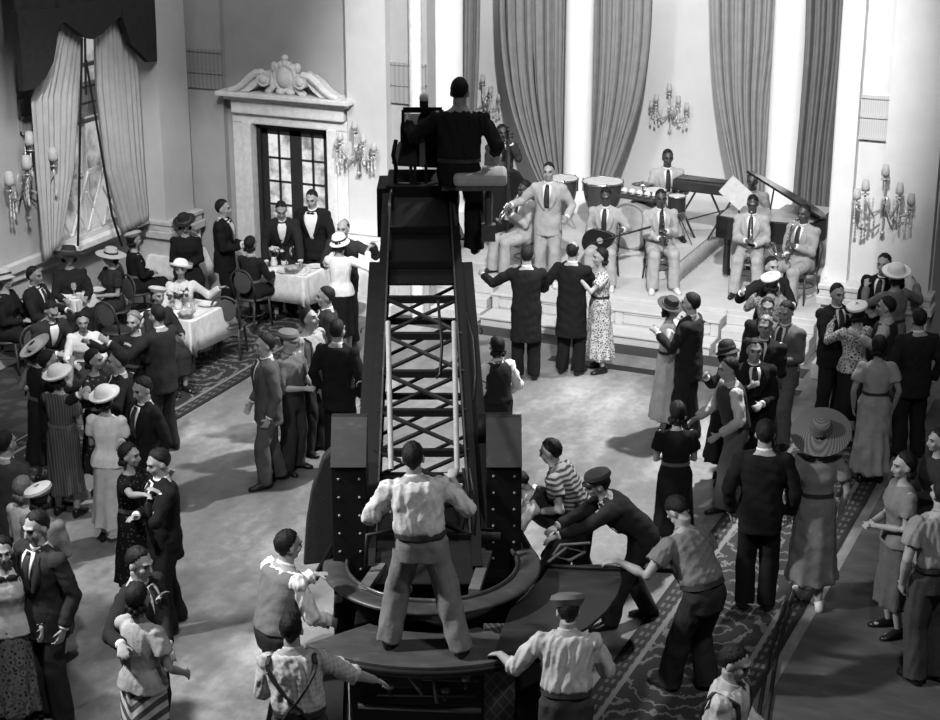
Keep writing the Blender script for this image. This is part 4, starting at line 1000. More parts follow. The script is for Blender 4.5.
    def collar(m_, tall=.0085):
        c = nb - u*.012*s; mb = MB(); q = (fw*.25+u).normalized(); R_ = Matrix((xr, xr.cross(q)*-1, q)).transposed()
        mb.torus(c+u*.006*s, .063*s if not fem else .053*s, tall*s, n=20, k=8, M=R_, sq=(.8, 1.7)); part('shirt_collar', mb, WHITE if sv > .5 else mat(sv, .7), root, smooth=True)
    def vfront(off, t0=.16, ww=.075, m_=None, tm=None, white=True):
        rows = []; A0 = PI/2
        for i in range(9):
            f = i/8; t = t0+(.515-t0)*f; row = []
            for j in range(7):
                a = (j/6-.5)*2*(ww*(.12+.88*f)/(.17))
                row.append(surf(t, A0-a, off))
            rows.append(row)
        mb = MB(); mb.sheet(rows, .006); part('shirt_front', mb, WHITE, root, smooth=True)
        if tm:
            mb = MB()
            if bow: c = surf(.505, A0, off+.012); mb.ball(c+xr*.028*s, (.03*s, .012*s, .018*s), 8); mb.ball(c-xr*.028*s, (.03*s, .012*s, .018*s), 8); mb.ball(c, .012*s, 8); part('bow_tie', mb, tm, root, smooth=True)
            else:
                g_ = [[surf(.20+.31*i/8, A0-(j-.5)*(.26-.08*i/8), off+.008) for j in range(2)] for i in range(9)]
                mb.sheet(g_, .006); mb.ball(surf(.505, A0, off+.012), (.02*s, .014*s, .018*s), 8); part('necktie', mb, tm, root, smooth=True)
    def straps(off, m_):
        mb = MB()
        def rib(pts):
            for a, b in zip(pts, pts[1:]): mb.bar(a, b, .030*s, .014*s)
        B = -PI/2; F = PI/2
        for sd in (1, -1):
            fr = [surf(.06+.40*i/7, F-sd*(.75-.08*i/7), off+.004) for i in range(8)]; tp = [surf(.49, F-sd*1.05, off+.004)]
            bk = [surf(.46-.28*i/6, B+sd*(.95-.95*i/6), off+.005) for i in range(7)]; lo = [surf(.18-.14*i/3, B+sd*(.0+.5*i/3), off+.005) for i in range(4)]
            rib(fr+tp); rib([surf(.49, F-sd*1.05, off+.004), surf(.50, B+sd*1.15, off+.002)]+bk); rib([surf(.18, B, off+.005)]+lo)
        part('suspenders', mb, m_, root)
    facing = abs(((face+180) % 360)-180) < 125
    if top in ('suit', 'tux', 'jacket'):
        mb = MB(); mb.loft([ring(t, o*s) for t, o in (((-.42, .050),) if coat else ())+((-.20, .036), (-.13, .030), (-.05, .026), (.03, .024), (.12, .022), (.22, .022), (.32, .022), (.40, .022), (.45, .020), (.485, .016), (.51, .008))])
        mb.tube([surf(.48, 0, -.02*s), nb-u*.02*s, surf(.48, PI, -.02*s)], [.035*s, .062*s, .035*s], 12); sleeves(mb, (.075, .061, .050)); part('jacket', mb, mt, root, rem=(cvx, 2, amp[0], 'j'))
        mb = MB(); legcloth(mb, (.104, .087, .082)); part('trousers', mb, mbm, root, rem=(cvx, 2, amp[1], 't'))
        collar(None)
        if facing:
            vfront(.026*s, .22 if top != 'tux' else .12, .048 if top != 'tux' else .085, None, TIED if tie else None)
            for sd in (1, -1):
                mb = MB(); g_ = [[surf(.17+.33*i/7, PI/2-sd*(.06+.42*i/7+w_*(.10+.28*math.sin(PI*min(i/6, 1)))), .032*s) for w_ in (0, .5, 1)] for i in range(8)]
                mb.sheet(g_, .007); part('lapel', mb, mt if top != 'tux' else mat(v*.8, .35), root, smooth=True)
        for Sj, E, W, sd in arms:
            if sv: part('shirt_cuff', MB().tube([E.lerp(W, .90), E.lerp(W, 1.0)], [.041*s, .037*s], 12), WHITE, root, smooth=True)
    elif top in ('shirt', 'susp', 'vest', 'rolled'):
        mb = MB(); kk = .45 if top == 'vest' else 1.; mb.loft([ring(t, o*s*kk) for t, o in ((.090, .016), (.115, .034), (.155, .037), (.21, .031), (.29, .024), (.38, .021), (.45, .018), (.49, .014), (.515, .006))])
        en = sleeve if sleeve is not None else (.7 if top in ('rolled', 'susp') else 1.)
        sleeves(mb, (.077, .068, .054), en)
        ms_ = mt if top != 'vest' else mat(sv, .8, bump=.25, bs=45.)
        part('shirt', mb, ms_, root, rem=(cvx, 2, amp[2], 's'))
        mb = MB(); legcloth(mb, (.112, .098, .094)); part('trousers', mb, mbm, root, rem=(cvx, 2, amp[1], 't'))
        mb2 = MB(); mb2.loft([ring(.072, .010*s), ring(.072, .028*s), ring(.104, .028*s), ring(.104, .010*s)], cap=False); part('belt', mb2, TIED, root, smooth=False)
        c = nb - u*.012*s; mb = MB(); q = (fw*.25+u).normalized(); R_ = Matrix((xr, xr.cross(q)*-1, q)).transposed()
        mb.torus(c, .065*s, .010*s, n=20, k=8, M=R_, sq=(.8, 1.9)); part('shirt_collar', mb, ms_, root, smooth=True)
        if top == 'susp': straps(.030*s, TIED)
        if top == 'vest':
            mb = MB(); mb.loft([ring(t, o*s) for t, o in ((.03, .028), (.07, .034), (.12, .036), (.2, .034), (.3, .030), (.38, .028), (.44, .026), (.475, .022), (.505, .012))])
            part('vest', mb, mat(vvest, .8, bump=.2), root, rem=(cvx, 2, .003, 'j'))
    elif top in ('dress', 'blouse'):
        def skirt(mb, rt=.012):
            if sit is None:
                fa = (legs[0][2]+legs[1][2])/2; rings = []; nn = 40
                sp = (legs[0][2]-legs[1][2]).length*.3
                for k in range(11):
                    f = k/10; z = (P0.z+.02*s)*(1-f)+hem*s*f; c = V((P0.x, P0.y, 0)).lerp(V((fa.x, fa.y, 0)), f**1.4)
                    w = (.186-.012*math.sin(PI*f)+.008*f+sp*f*.4)*s; d = (.140+.03*f+sp*f*.35)*s; fl = .004+.018*f*f
                    rings.append([V((c.x+math.cos(a)*(w+fl*math.sin(9*a+NP[0]+f)), c.y+math.sin(a)*(d+fl*math.sin(9*a+NP[0]+f)), z+.012*math.sin(3*a)*f)) for a in [2*PI*i/nn for i in range(nn)]])
                mb.loft(rings)
            else:
                for Hj, K, A, sd in legs:
                    e = K.lerp(A, .62); mb.tube([Hj, K, K.lerp(A, .15), e], [.115*s, .10*s, .095*s, .11*s], 14); mb.ball(K, .1*s, 12)
                mb.ball(P0+V((0, -.03, -.02)), (.2*s, .19*s, .12*s), 14)
                a, b = legs[0], legs[1]; mb.tube([(a[0]+b[0])/2, (a[1]+b[1])/2, ((a[1]+b[1])/2).lerp((a[2]+b[2])/2, .6)], .095*s, 12)
        en = sleeve if sleeve is not None else .3
        mb = MB(); lo = -.12 if top == 'dress' else -.06
        ts = [(t, o) for t, o in ((-.12, .018), (-.05, .040 if top == 'blouse' else .016), (.06, .030 if top == 'blouse' else .018), (.14, .014), (.22, .014), (.31, .014), (.40, .013), (.45, .012), (.485, .010), (.508, .006)) if t >= lo]
        mb.loft([ring(t, o*s) for t, o in ts])
        if en > 0: sleeves(mb, (.066, .056, .044), en)
        if top == 'dress':
            skirt(mb); part('dress', mb, mt, root, rem=(cvx, 2, .006, 'd'))
            part('belt', MB().loft([ring(.13, .012*s), ring(.13, .024*s), ring(.165, .024*s), ring(.165, .012*s)], cap=False), mat(.03, .6) if v > .08 else mat(.12, .6), root)
        else:
            part('blouse', mb, mt, root, rem=(cvx, 2, .006, 's'))
            mb = MB(); mb.loft([ring(t, .006) for t in (-.13, -.05, .04)]); skirt(mb)
            part('skirt', mb, mbm if not isinstance(vb, tuple) else mat(vb[0], .85, vb[1], vb[2], vb[3]), root, rem=(cvx, 2, .006, 'd'))
        if bow: mb = MB(); c = surf(.47, PI/2, .02); mb.ball(c+xr*.05*s, (.05*s, .02*s, .03*s), 10); mb.ball(c-xr*.05*s, (.05*s, .02*s, .03*s), 10); mb.ball(c-u*.07*s, (.02*s, .012*s, .07*s), 8); part('neck_bow', mb, mat(.02, .6), root, smooth=True)
        elif sv and sv != .7: collar(None, .014)
    # shoes
    for Hj, K, A, sd in legs:
        mb = MB(); rings = []
        for y, w, z1, zc_ in ((.075, .022, .03, .03), (.06, .036, .075, .045), (.02, .038, .10, .05), (-.05, .042, .085, .042), (-.12, .046, .055, .03), (-.17, .040, .042, .024), (-.20, .018, .03, .02)):
            c = A+V((sd*(.012-y*.14), y, -.085))*s*(.9 if fem else 1.)
            c.z = A.z-.085*s
            rings.append([c+V((math.cos(a)*w*s, 0, max(.0, zc_*s+math.sin(a)*z1*.62*s))) for a in [2*PI*i/14 for i in range(14)]])
        mb.loft(rings)
        if fem: mb.tube([A+V((0, .05, -.03))*s, A+V((0, .06, -.084))*s], [.018*s, .010*s], 8)
        part('shoe', mb, shoes or SHOED, root, smooth=True)
    # hat
    if hat:
        tl = {'tilt': (18, -14), 'cloche': (-12, 8), 'straw': (-6, 6), 'wide': (-34, 8), 'saucer': (-30, 14), 'beret': (-8, 16), 'cap': (6, 0), 'round': (-14, 10)}[hat]
        T = HM @ Matrix.Rotation(rad(tl[0]), 3, 'X') @ Matrix.Rotation(rad(tl[1]), 3, 'Y') @ Matrix.Scale(hs, 3)
        o = hp(0, .014, .048)
        P = {'tilt': [(.10, -.002), (.172, .012), (.172, .020), (.105, .018), (.098, .06), (.075, .11), (.03, .10), (.001, .098)],
             'cloche': [(.098, -.035), (.145, -.045), (.147, -.038), (.108, -.012), (.105, .04), (.085, .09), (.045, .115), (.001, .12)],
             'straw': [(.10, .0), (.225, -.012), (.227, -.004), (.104, .012), (.098, .06), (.085, .095), (.04, .10), (.001, .10)],
             'wide': [(.10, -.01), (.265, -.045), (.267, -.035), (.106, .008), (.102, .06), (.085, .10), (.04, .115), (.001, .115)],
             'saucer': [(.09, .01), (.20, .03), (.205, .045), (.17, .03), (.10, .025), (.095, .065), (.06, .085), (.001, .085)],
             'beret': [(.09, -.005), (.10, .005), (.135, .04), (.13, .065), (.08, .085), (.001, .09)],
             'cap': [(.095, -.01), (.102, .0), (.128, .04), (.115, .072), (.06, .088), (.001, .09)],
             'round': [(.10, -.015), (.165, .0), (.172, .022), (.115, .02), (.106, .055), (.085, .092), (.045, .112), (.001, .115)]}[hat]
        mb = MB(); mb.lathe(P, 28, o, T)
        if hat == 'cap':
            mb.loft([[o+T @ V((.085*math.cos(a)*k, -.07-.085*math.sin(a)*k, zz)) for a in [PI*i/12 for i in range(13)]]+[o+T @ V((0, -.06, zz))] for k, zz in ((1, -.012), (1, .0))])
        hb = part('hat', mb, mat(hv, .7, 'rings' if hat == 'wide' else None, .13 if hat == 'wide' else .5, 60. if hat == 'wide' else 12., var=.06), root, smooth=False, auto=True)
        if hat in ('straw', 'cloche', 'wide', 'tilt', 'round'): part('hat_band', MB().lathe([(.1075 if hat != 'straw' else .1055, .012), (.109, .014), (.1075, .038), (.103, .040)], 28, o, T), mat(.03 if hv > .1 else .1, .6), hb, auto=True)
    return root, dict(arms=arms, IM=IM, surf=surf, hp=hp, legs=legs, s=s, HM=HM, fw=fw, u=u)
def wpt(root, p): return MAT[root.name] @ p
# ----------------------------------------------------------------- dining side
cream = .37
ps = person
ps(68, 243, 1.76, 20, 'seated woman in dark dress and dark wide hat at the table under the tall window', 'dress', .02, fem=True, sit=.46, hat='straw', hv=.03, L='table', R='table', sleeve=1.)
ps(110, 245, 1.64, -50, 'seated woman in pale straw hat with dark band, arms bare, by the window table', 'dress', .03, fem=True, sit=.46, hat='straw', hv=.45, L='front', R='table', sleeve=.3)
ps(133, 228, 1.66, 120, 'person in dark clothes and pale beret sitting with back to the straw-hatted woman', 'dress', .015, fem=True, sit=.46, hat='beret', hv=.4, sleeve=1., L='front', R='front')
ps(33, 266, 1.74, 75, 'seated man in dark suit in profile at the left of the window table', 'suit', .018, sit=.46, L='table', R='table', skin=SKINM)
ps(3, 266, 1.76, 80, 'seated woman in pale hat cut by the left edge below the wall sconce', 'dress', .015, fem=True, sit=.46, hat='cloche', hv=.4, L='table', R='front', sleeve=1.)
ps(184, 212, 1.76, 15, 'seated woman in dark upswept hat behind the corner table', 'dress', .015, fem=True, sit=.46, hat='tilt', hv=.02, L='front', R='front', sleeve=1.)
ps(222, 199, 1.78, 85, 'waiter in black tailcoat and white shirt front standing in profile by the corner table', 'tux', .012, L='front', R='front', bow=True)
ps(250, 236, 1.66, 150, 'seated woman in dark dress with white collar, turned to the table before the double door', 'dress', .02, fem=True, sit=.46, L='table', R='table', sv=.8, sleeve=1.)
ps(180, 257, 1.64, 5, 'seated woman in white dress and white hat stretching one arm along a chair back', 'dress', .62, fem=True, sit=.46, hat='round', hv=.8, L=gz(228, 288, .93), R='table', sleeve=1.)
ps(157, 283, 1.62, 40, 'seated woman in small pale hat and dark dress before the white-dressed woman', 'dress', .03, fem=True, sit=.46, hat='beret', hv=.55, L='table', R='table', sleeve=1.)
ps(281, 202, 1.76, 8, 'man in open dark jacket and wide white collar leaning over a table', 'jacket', .022, lean=20, look=(0, 15), L=(.05, .25, -.50), R=(.05, .2, -.5), tie=False)
ps(311, 190, 1.80, -12, 'waiter in black dinner jacket and bow tie standing before the double door', 'tux', .012, lean=8, look=(0, 12), L=(.12, .22, -.48), R=(.05, .3, -.42), bow=True)
ps(339, 231, 1.66, 172, 'woman in white blouse, white close hat and black skirt, back to us', 'blouse', .75, vb=.012, fem=True, hat='cloche', hv=.8, R=gz(374, 246, 1.5), L='onsh', sleeve=1.)
ps(343, 219, 1.76, -15, 'balding man in dark suit dancing with the woman in white close hat', 'suit', .03, L=gz(377, 243, 1.52), R='round', bald=True)
ps(326, 286, 1.75, -80, 'man in dark jacket facing left between the white tablecloth and the crane', 'suit', .03, L='bent', R='front')
ps(306, 308, 1.74, 60, 'man in pale shirt and dark suspenders looking up toward the crane', 'susp', .33, vb=.02, look=(0, -18), L='down', R='bent', sleeve=1.)
ps(337, 319, 1.78, 158, 'dark-suited man with his back to us at the left of the crane boom', 'suit', .012, L='down', R='down')
ps(288, 326, 1.66, 60, 'man in a cap carrying dark gear behind the grey-suited walker', 'rolled', .12, vb=.04, hat='cap', hv=.12, L='bent', R='front')
ps(265, 333, 1.76, -72, 'man in mid grey suit walking left across the open floor', 'suit', .075, L='down', R=(.04, .14, -.5), feet=((.10, .10), (-.10, -.12)))
ps(53, 302, 1.74, 45, 'seated man in dark jacket bending forward beside the white-bloused seated woman', 'suit', .03, sit=.46, lean=22, look=(0, 20), L='table', R='front', tie=False)
ps(82, 312, 1.64, 15, 'seated woman with curly dark hair and white blouse leaning on the table', 'blouse', .62, vb=.03, fem=True, sit=.46, lean=20, L='table', R='table', sleeve=1.)
ps(133, 311, 1.66, -15, 'woman in plain dark dress facing us, dancing with a man whose white collar shows', 'dress', .018, fem=True, L='onsh', R='lead', sleeve=1., hair=HAIRL)
ps(157, 304, 1.78, -125, 'tall man in dark suit seen from behind, dancing left of the patterned carpet', 'suit', .022, L='lead', R='round')
ps(36, 337, 1.66, 140, 'woman in large tilted pale saucer hat with bare raised arm at the left', 'dress', .02, fem=True, hat='saucer', hv=.5, L=(.15, .2, -.35), R='onsh', sleeve=.0)
ps(47, 350, 1.72, 110, 'dark-haired man in profile just behind the woman in the striped grey dress', 'suit', .015, L='round', R='lead')
ps(57, 362, 1.66, 165, 'woman in white round hat and finely striped dark dress, back to us', 'dress', .06, .12, 'stripe', 30., fem=True, hat='round', hv=.75, L='onsh', R='front', sleeve=.3)
ps(93, 349, 1.66, 75, 'woman in dark flower-dotted dress facing the man in profile', 'dress', .02, .14, 'dots', 16., fem=True, L='onsh', R='lead', sleeve=1.)
ps(118, 349, 1.76, -80, 'man in dark suit in left profile above the white round hat', 'suit', .015, L='lead', R='round')
ps(140, 377, 1.76, -45, 'man in dark suit with white pocket square looking down to the left', 'suit', .013, L='down', R='front', look=(0, 12))
ps(104, 383, 1.66, 172, 'woman in white hat, white cape blouse and long pale skirt, back to us', 'blouse', .72, vb=.5, fem=True, hat='round', hv=.8, L='front', R='front', sleeve=.35, hem=.2)
ps(128, 443, 1.66, 75, 'woman in black dress with dotted puff sleeves dancing with a man in black', 'dress', .012, .10, 'dots', 26., fem=True, R=gz(150, 497, 1.40), L='onsh', sleeve=.3)
ps(155, 449, 1.79, -62, 'man in black suit dancing with the woman in dotted puff sleeves', 'suit', .011, R=(-.22, .26, -.22), L=gz(153, 496, 1.42), look=(0, 15), feet=((.11, .06), (-.1, -.1)))
ps(4, 430, 1.76, 150, 'man in dark grey jacket and white collar cut by the left edge, back to us', 'suit', .05, L='front', R='down')
ps(22, 476, 1.62, 150, 'woman with curled fair hair and white blouse near the left edge', 'blouse', .6, vb=.05, fem=True, hair=HAIRL, L='front', R='front', sleeve=1.)
ps(39, 480, 1.68, 165, 'woman in small pale cap and grey blouse at the lower left, back to us', 'blouse', .22, vb=.05, fem=True, hat='beret', hv=.42, L='front', R='front', sleeve=1.)
ps(34, 511, 1.90, -35, 'man in dark grey suit and dark tie standing at the lower left', 'suit', .028, L='down', R='bent', look=(0, 8))
ps(1, 537, 1.70, 20, 'woman in pale blouse with dark neck bow at the lower left edge', 'blouse', .42, vb=(.14, 'floral', .02, 22.), fem=True, L='bent', R='bent', sleeve=1., bow=True, hem=.15)
r39 = ps(140, 547, 1.84, 62, 'man in dark suit dancing with the woman in chevron skirt', 'suit', .02, L=gz(171, 662, 1.05), R=gz(121, 656, 1.3), look=(0, 10))
ps(137, 583, 1.75, 150, 'woman in pale loose blouse and chevron striped skirt, back to us', 'blouse', .36, vb=(.55, 'chevron', .08, 9.), fem=True, L='onsh', R='bent', sleeve=.35, hem=.2)
# ----------------------------------------------------------------- dance floor by the stage
ps(527, 245, 1.78, 178, 'man in dark suit with his back to us dancing left of the other dark-suited dancer', 'suit', .012, L=(.36, .3, -.12), R='round', coat=True)
ps(573, 241, 1.78, 158, 'balding dark-suited dancer leading the woman in the flower print dress', 'suit', .012, L=(.28, .12, -.36), R='round', bald=True, coat=True)
ps(601, 248, 1.66, -75, 'slim woman in long black and white flower print dress dancing before the stage', 'dress', .55, .06, 'floral', 26., fem=True, L='onsh', R='lead', hem=.2, sleeve=.3)
ps(671, 295, 1.66, 75, 'woman in dark brimmed hat and pale dress dancing close to a dark-suited man', 'dress', .62, fem=True, hat='tilt', hv=.02, L='onsh', R=(.05, .3, -.12), hem=.2, sleeve=.3)
ps(692, 292, 1.80, -115, 'man in dark suit dancing with the woman in dark brimmed hat', 'suit', .025, L=(.0, .32, -.12), R='round', feet=((.1, .05), (-.1, -.05)))
ps(497, 336, 1.66, -150, 'dark-haired person in black vest and white sleeves right of the crane boom', 'vest', .6, vb=.02, sv=.75, vvest=.012, L='front', R='bent', fem=True)
# ----------------------------------------------------------------- crane crew
op = ps(460, 77, 1.84, 176, 'crane operator in dark shirt seated high on the boom with his back to us', 'shirt', .02, vb=.015, sit=.8, lean=7, look=(0, 14), perch=True, dep=16.15, L=(.30, .30, -.12), R=gd(499, 163, 16.2), wide=1.05, fine=True)
ps(412, 441, 1.75, 178, 'man in pale rolled-sleeve shirt and grey trousers standing on the crane deck', 'rolled', .55, vb=.17, z0=.38+.70, R=gd(459, 474, 12.15), L=gd(392, 512, 12.25), feet=((.26, .06), (-.30, -.06)), fine=True, curlR=1.3, curlL=1.2, poleR=(.8, .1, -1), poleL=(.8, .25, -1), wide=1.05, side=5)
ps(549, 438, 1.75, -112, 'man in striped short-sleeved shirt pushing the crane from the right', 'rolled', .3, .05, 'hoop', 26., vb=.03, lean=28, L=gd(528, 522, 14.6), R=gd(524, 497, 14.9), feet=((.1, .1), (-.1, -.25)), sleeve=.4)
ps(596, 466, 1.76, -85, 'bent man in cap and dark suit pushing the crane deck with both hands', 'suit', .028, lean=44, hat='cap', hv=.02, look=(0, -10), L=gd(533, 547, 14.0), R=gd(541, 536, 14.3), feet=((.1, .12), (-.1, -.3)), tie=False)
ps(668, 499, 1.86, -140, 'man in grey shirt bending with one arm stretched to the crane plate', 'rolled', .16, vb=.03, lean=30, look=(0, 50), L=gz(605, 566, 1.16), R='bent', feet=((.12, .1), (-.12, -.12)), sleeve=.35)
ps(567, 586, 1.78, 178, 'man in cap and pale rolled shirt gripping the deck rim, back to us', 'rolled', .42, vb=.05, hat='cap', hv=.10, L=gz(490, 657, 1.09), R=(.05, .3, -.3), look=(10, 15), lean=8)
ps(290, 612, 1.80, 176, 'man in checked shirt and crossed suspenders reaching to the crane chassis, back to us', 'susp', .55, .38, 'check', 24., vb=.05, R=gz(400, 690, .95), L=(-.08, .28, -.25), lean=6, side=5)
ps(288, 529, 1.86, 128, 'man in grey knit vest and white sleeves pushing the turntable ring', 'vest', .6, vb=.03, sv=.7, vvest=.15, lean=12, L=gz(329, 577, 1.22), R=(-.02, .28, -.42), feet=((.1, .12), (-.1, -.16)))
ps(740, 646, 1.82, 65, 'man in pale shirt and dark suspenders looking down at the lower right', 'susp', .42, vb=.03, look=(0, 14), sleeve=1., lean=6, L='bent', R='front')
ps(509, 474, 1.72, -97, 'stooping man in white shirt half hidden behind the right crane post', 'vest', .6, vb=.02, sv=.72, vvest=.012, lean=55, look=(0, 30), L=(-.05, .4, -.3), R=(0, .35, -.35), feet=((.1, .15), (-.1, -.15)))
ps(678, 401, 1.66, 180, 'dark-haired person in black short-sleeved dress standing alone, back to us', 'dress', .015, fem=True, L='front', R='front', sleeve=.4, hem=.3)
ps(729, 357, 1.72, -80, 'man in dark vest with rolled white sleeves and grey trousers walking left', 'vest', .4, vb=.12, sv=.4, vvest=.03, lean=10, L='bent', R=(.02, .3, -.4), feet=((.1, .12), (-.1, -.18)))
# ----------------------------------------------------------------- crowd on the right
ps(772, 256, 1.76, 20, 'dark-haired man whose face shows over the white cap by the stage steps', 'suit', .015, L='round', R='lead')
ps(772, 270, 1.66, 180, 'woman in white cap and flower print jacket by the stage steps, back to us', 'blouse', .30, .06, 'floral', 26., vb=.02, fem=True, hat='beret', hv=.75, L='onsh', R='onsh', sleeve=1.)
ps(768, 297, 1.70, -10, 'dark-suited man squeezed between the grey-suited man and the flower print jacket', 'suit', .02, L='front', R='front')
ps(786, 301, 1.76, -40, 'man in grey suit with slick hair smiling down to the left', 'suit', .12, L='front', R='bent', look=(0, 12), feet=((.1, .08), (-.1, -.12)))
ps(766, 315, 1.74, -25, 'fair-faced man in dark suit looking left in the crowd', 'suit', .02, L='front', R='front', hair=HAIRL)
ps(755, 338, 1.76, 0, 'man in dark suit and tie facing us, slick dark hair, in the right crowd', 'suit', .014, L='front', R='lead')
ps(728, 338, 1.64, 85, 'woman in tall dark hat in right profile before the facing suited man', 'dress', .02, fem=True, hat='cloche', hv=.015, L='onsh', R='lead', sleeve=1.)
ps(838, 283, 1.76, 18, 'man with dark moustache in dark suit holding the woman in the print blouse', 'suit', .02, L='round', R='round')
ps(858, 299, 1.66, -165, 'woman in small white hat and bold flower print blouse, back to us', 'blouse', .6, .06, 'floral', 24., vb=.02, fem=True, hat='beret', hv=.75, L='onsh', R='onsh', sleeve=1.)
ps(885, 253, 1.84, -30, 'man in black suit at the foot of the pale pilaster', 'suit', .012, L='front', R='front')
ps(897, 261, 1.80, -155, 'woman in round white hat and grey dress by the pale pilaster, back to us', 'dress', .16, fem=True, hat='round', hv=.8, L='onsh', R='lead', sleeve=1.)
ps(888, 296, 1.74, -110, 'man in dark vest and pale sleeves left of the dark right corner', 'vest', .3, vb=.02, sv=.35, vvest=.015, L='lead', R='round')
ps(920, 308, 1.78, -170, 'tall man in dark suit standing at the right edge, back to us', 'suit', .018, L='down', R='down')
ps(880, 335, 1.70, 178, 'woman in long pale belted dress standing with her back to us on the right', 'dress', .34, fem=True, L='down', R='down', sleeve=.35, hem=.14)
ps(766, 419, 1.90, 172, 'broad man in black suit standing on the right carpet runner, back to us', 'suit', .013, L='down', R='down')
ps(822, 415, 1.86, 176, 'woman in very wide woven hat and grey dress walking away on the right', 'dress', .17, fem=True, hat='wide', hv=.04, L='down', R='down', sleeve=.35, hem=.25, shoes=SHOEL, feet=((.06, .12), (-.06, -.14)))
ps(906, 452, 1.78, -80, 'woman with dark hair and pale blouse in left profile near the right edge', 'blouse', .16, vb=.1, fem=True, L='front', R='front', sleeve=.35)
ps(940, 428, 1.68, -78, 'dark-haired woman in dark dress cut by the right edge', 'dress', .03, fem=True, L='front', R='front', sleeve=1.)
ps(944, 478, 1.90, -165, 'man in grey shirt with rolled sleeves cut by the right edge, back to us', 'rolled', .22, vb=.05, L='down', R='down', sleeve=.4)
# ----------------------------------------------------------------- the band
BG = 'dance band musicians'
bk = dict(skin=SKIND, sv=.7)
def seatchair(loc, rz, label): return chair(label, loc, rz, 'band chairs')
bs_ = ps(502, 124, 1.80, 10, 'bass player in grey suit standing behind the double bass', 'suit', .04, z0=ZS, L=(-.10, .26, .10), R=(-.1, .3, -.2), **bk)
b2, i2 = ps(524, 180, 1.74, -58, 'seated trumpeter in pale suit left of the bandleader', 'suit', cream, z0=ZS, sit=.46, L='play', R='play', look=(0, 10), **bk)
b3 = ps(549, 162, 1.80, -12, 'bandleader in pale suit and dark tie standing with arms spread', 'suit', cream, z0=ZS, L=(.10, .2, -.36), R=(.30, .22, -.22), sv=.7, shoes=SHOEL)
b4, i4 = ps(606, 188, 1.74, -12, 'seated guitarist in pale suit below the large kettledrum', 'suit', cream, z0=ZS, sit=.46, L=(.1, .3, -.18), R='playlow', look=(0, 14), shoes=SHOEL, **bk)
b5, i5 = ps(661, 189, 1.76, 4, 'seated clarinettist in pale suit before the bass drum', 'suit', cream, z0=ZS, sit=.46, L=(-.14, .24, -.2), R=(-.15, .26, -.3), shoes=SHOEL, **bk)
ps(668, 149, 1.78, 2, 'drummer in pale suit and striped tie seated high behind the drums', 'suit', cream, z0=ZD, sit=.36, L='drum', R='drum', **bk)
b7 = ps(753, 172, 1.74, -15, 'pianist in white jacket seen behind the piano', 'suit', .65, z0=ZS, sit=.5, L='drum', R='drum', **bk)
b8, i8 = ps(753, 195, 1.74, -14, 'seated trumpeter in pale suit before the piano', 'suit', cream, z0=ZS, sit=.46, L='playlow', R=(-.15, .28, -.25), look=(0, 14), **bk)
b9, i9 = ps(805, 204, 1.76, -42, 'seated saxophonist in pale suit at the right end of the stage', 'suit', cream*.8, z0=ZS, sit=.46, L=(-.14, .26, -.18), R=(-.12, .28, -.32), **bk)
for k, (b, lb) in enumerate(((b2, 'dark chair under the trumpeter left of the bandleader'), (b4, 'dark chair under the guitarist'), (b5, 'dark chair under the clarinettist'), (b8, 'dark chair under the trumpeter before the piano'), (b9, 'dark chair under the saxophonist'))):
    q = b.location.copy(); chair(lb, (q.x, q.y, q.z), b.rotation_euler.z, 'band chairs')
q = MAT[bs_[0].name]
# instruments are held by the players but are things of their own
BRASS = mat(.55, .18, metal=1.)
def inst(name, label, root, group=None):
    t = thing(name, label, name.replace('_', ' '), root.location, root.rotation_euler.z, group); return t
def trumpet(root, info, label, mouth=(0, -.12, -.055), d=(0.05, -.75, -.55)):
    t = inst('trumpet', label, root, 'trumpets'); m = info['hp'](*mouth); d = V(d).normalized(); up = V((0, 0, 1)); n = (up-d*up.dot(d)).normalized()
    e = m+d*.48
    part('bell', MB().tube([m+d*.18-n*.06, m+d*.34-n*.06, m+d*.42-n*.06, m+d*.46-n*.06, e-n*.06], [.009, .012, .022, .040, .062], 18, cap=False).tube([m+d*.10, m+d*.40, m+d*.44-n*.03, m+d*.40-n*.06, m+d*.16-n*.06, m+d*.12-n*.03], .008, 8), BRASS, t, smooth=True)
    part('mouthpiece', MB().tube([m, m+d*.02, m+d*.1], [.014, .008, .007], 10), BRASS, t, smooth=True)
    for k in range(3): part('valve', MB().tube([m+d*(.22+.035*k)+n*.05, m+d*(.22+.035*k)-n*.10], .012, 10), BRASS, t, smooth=True)
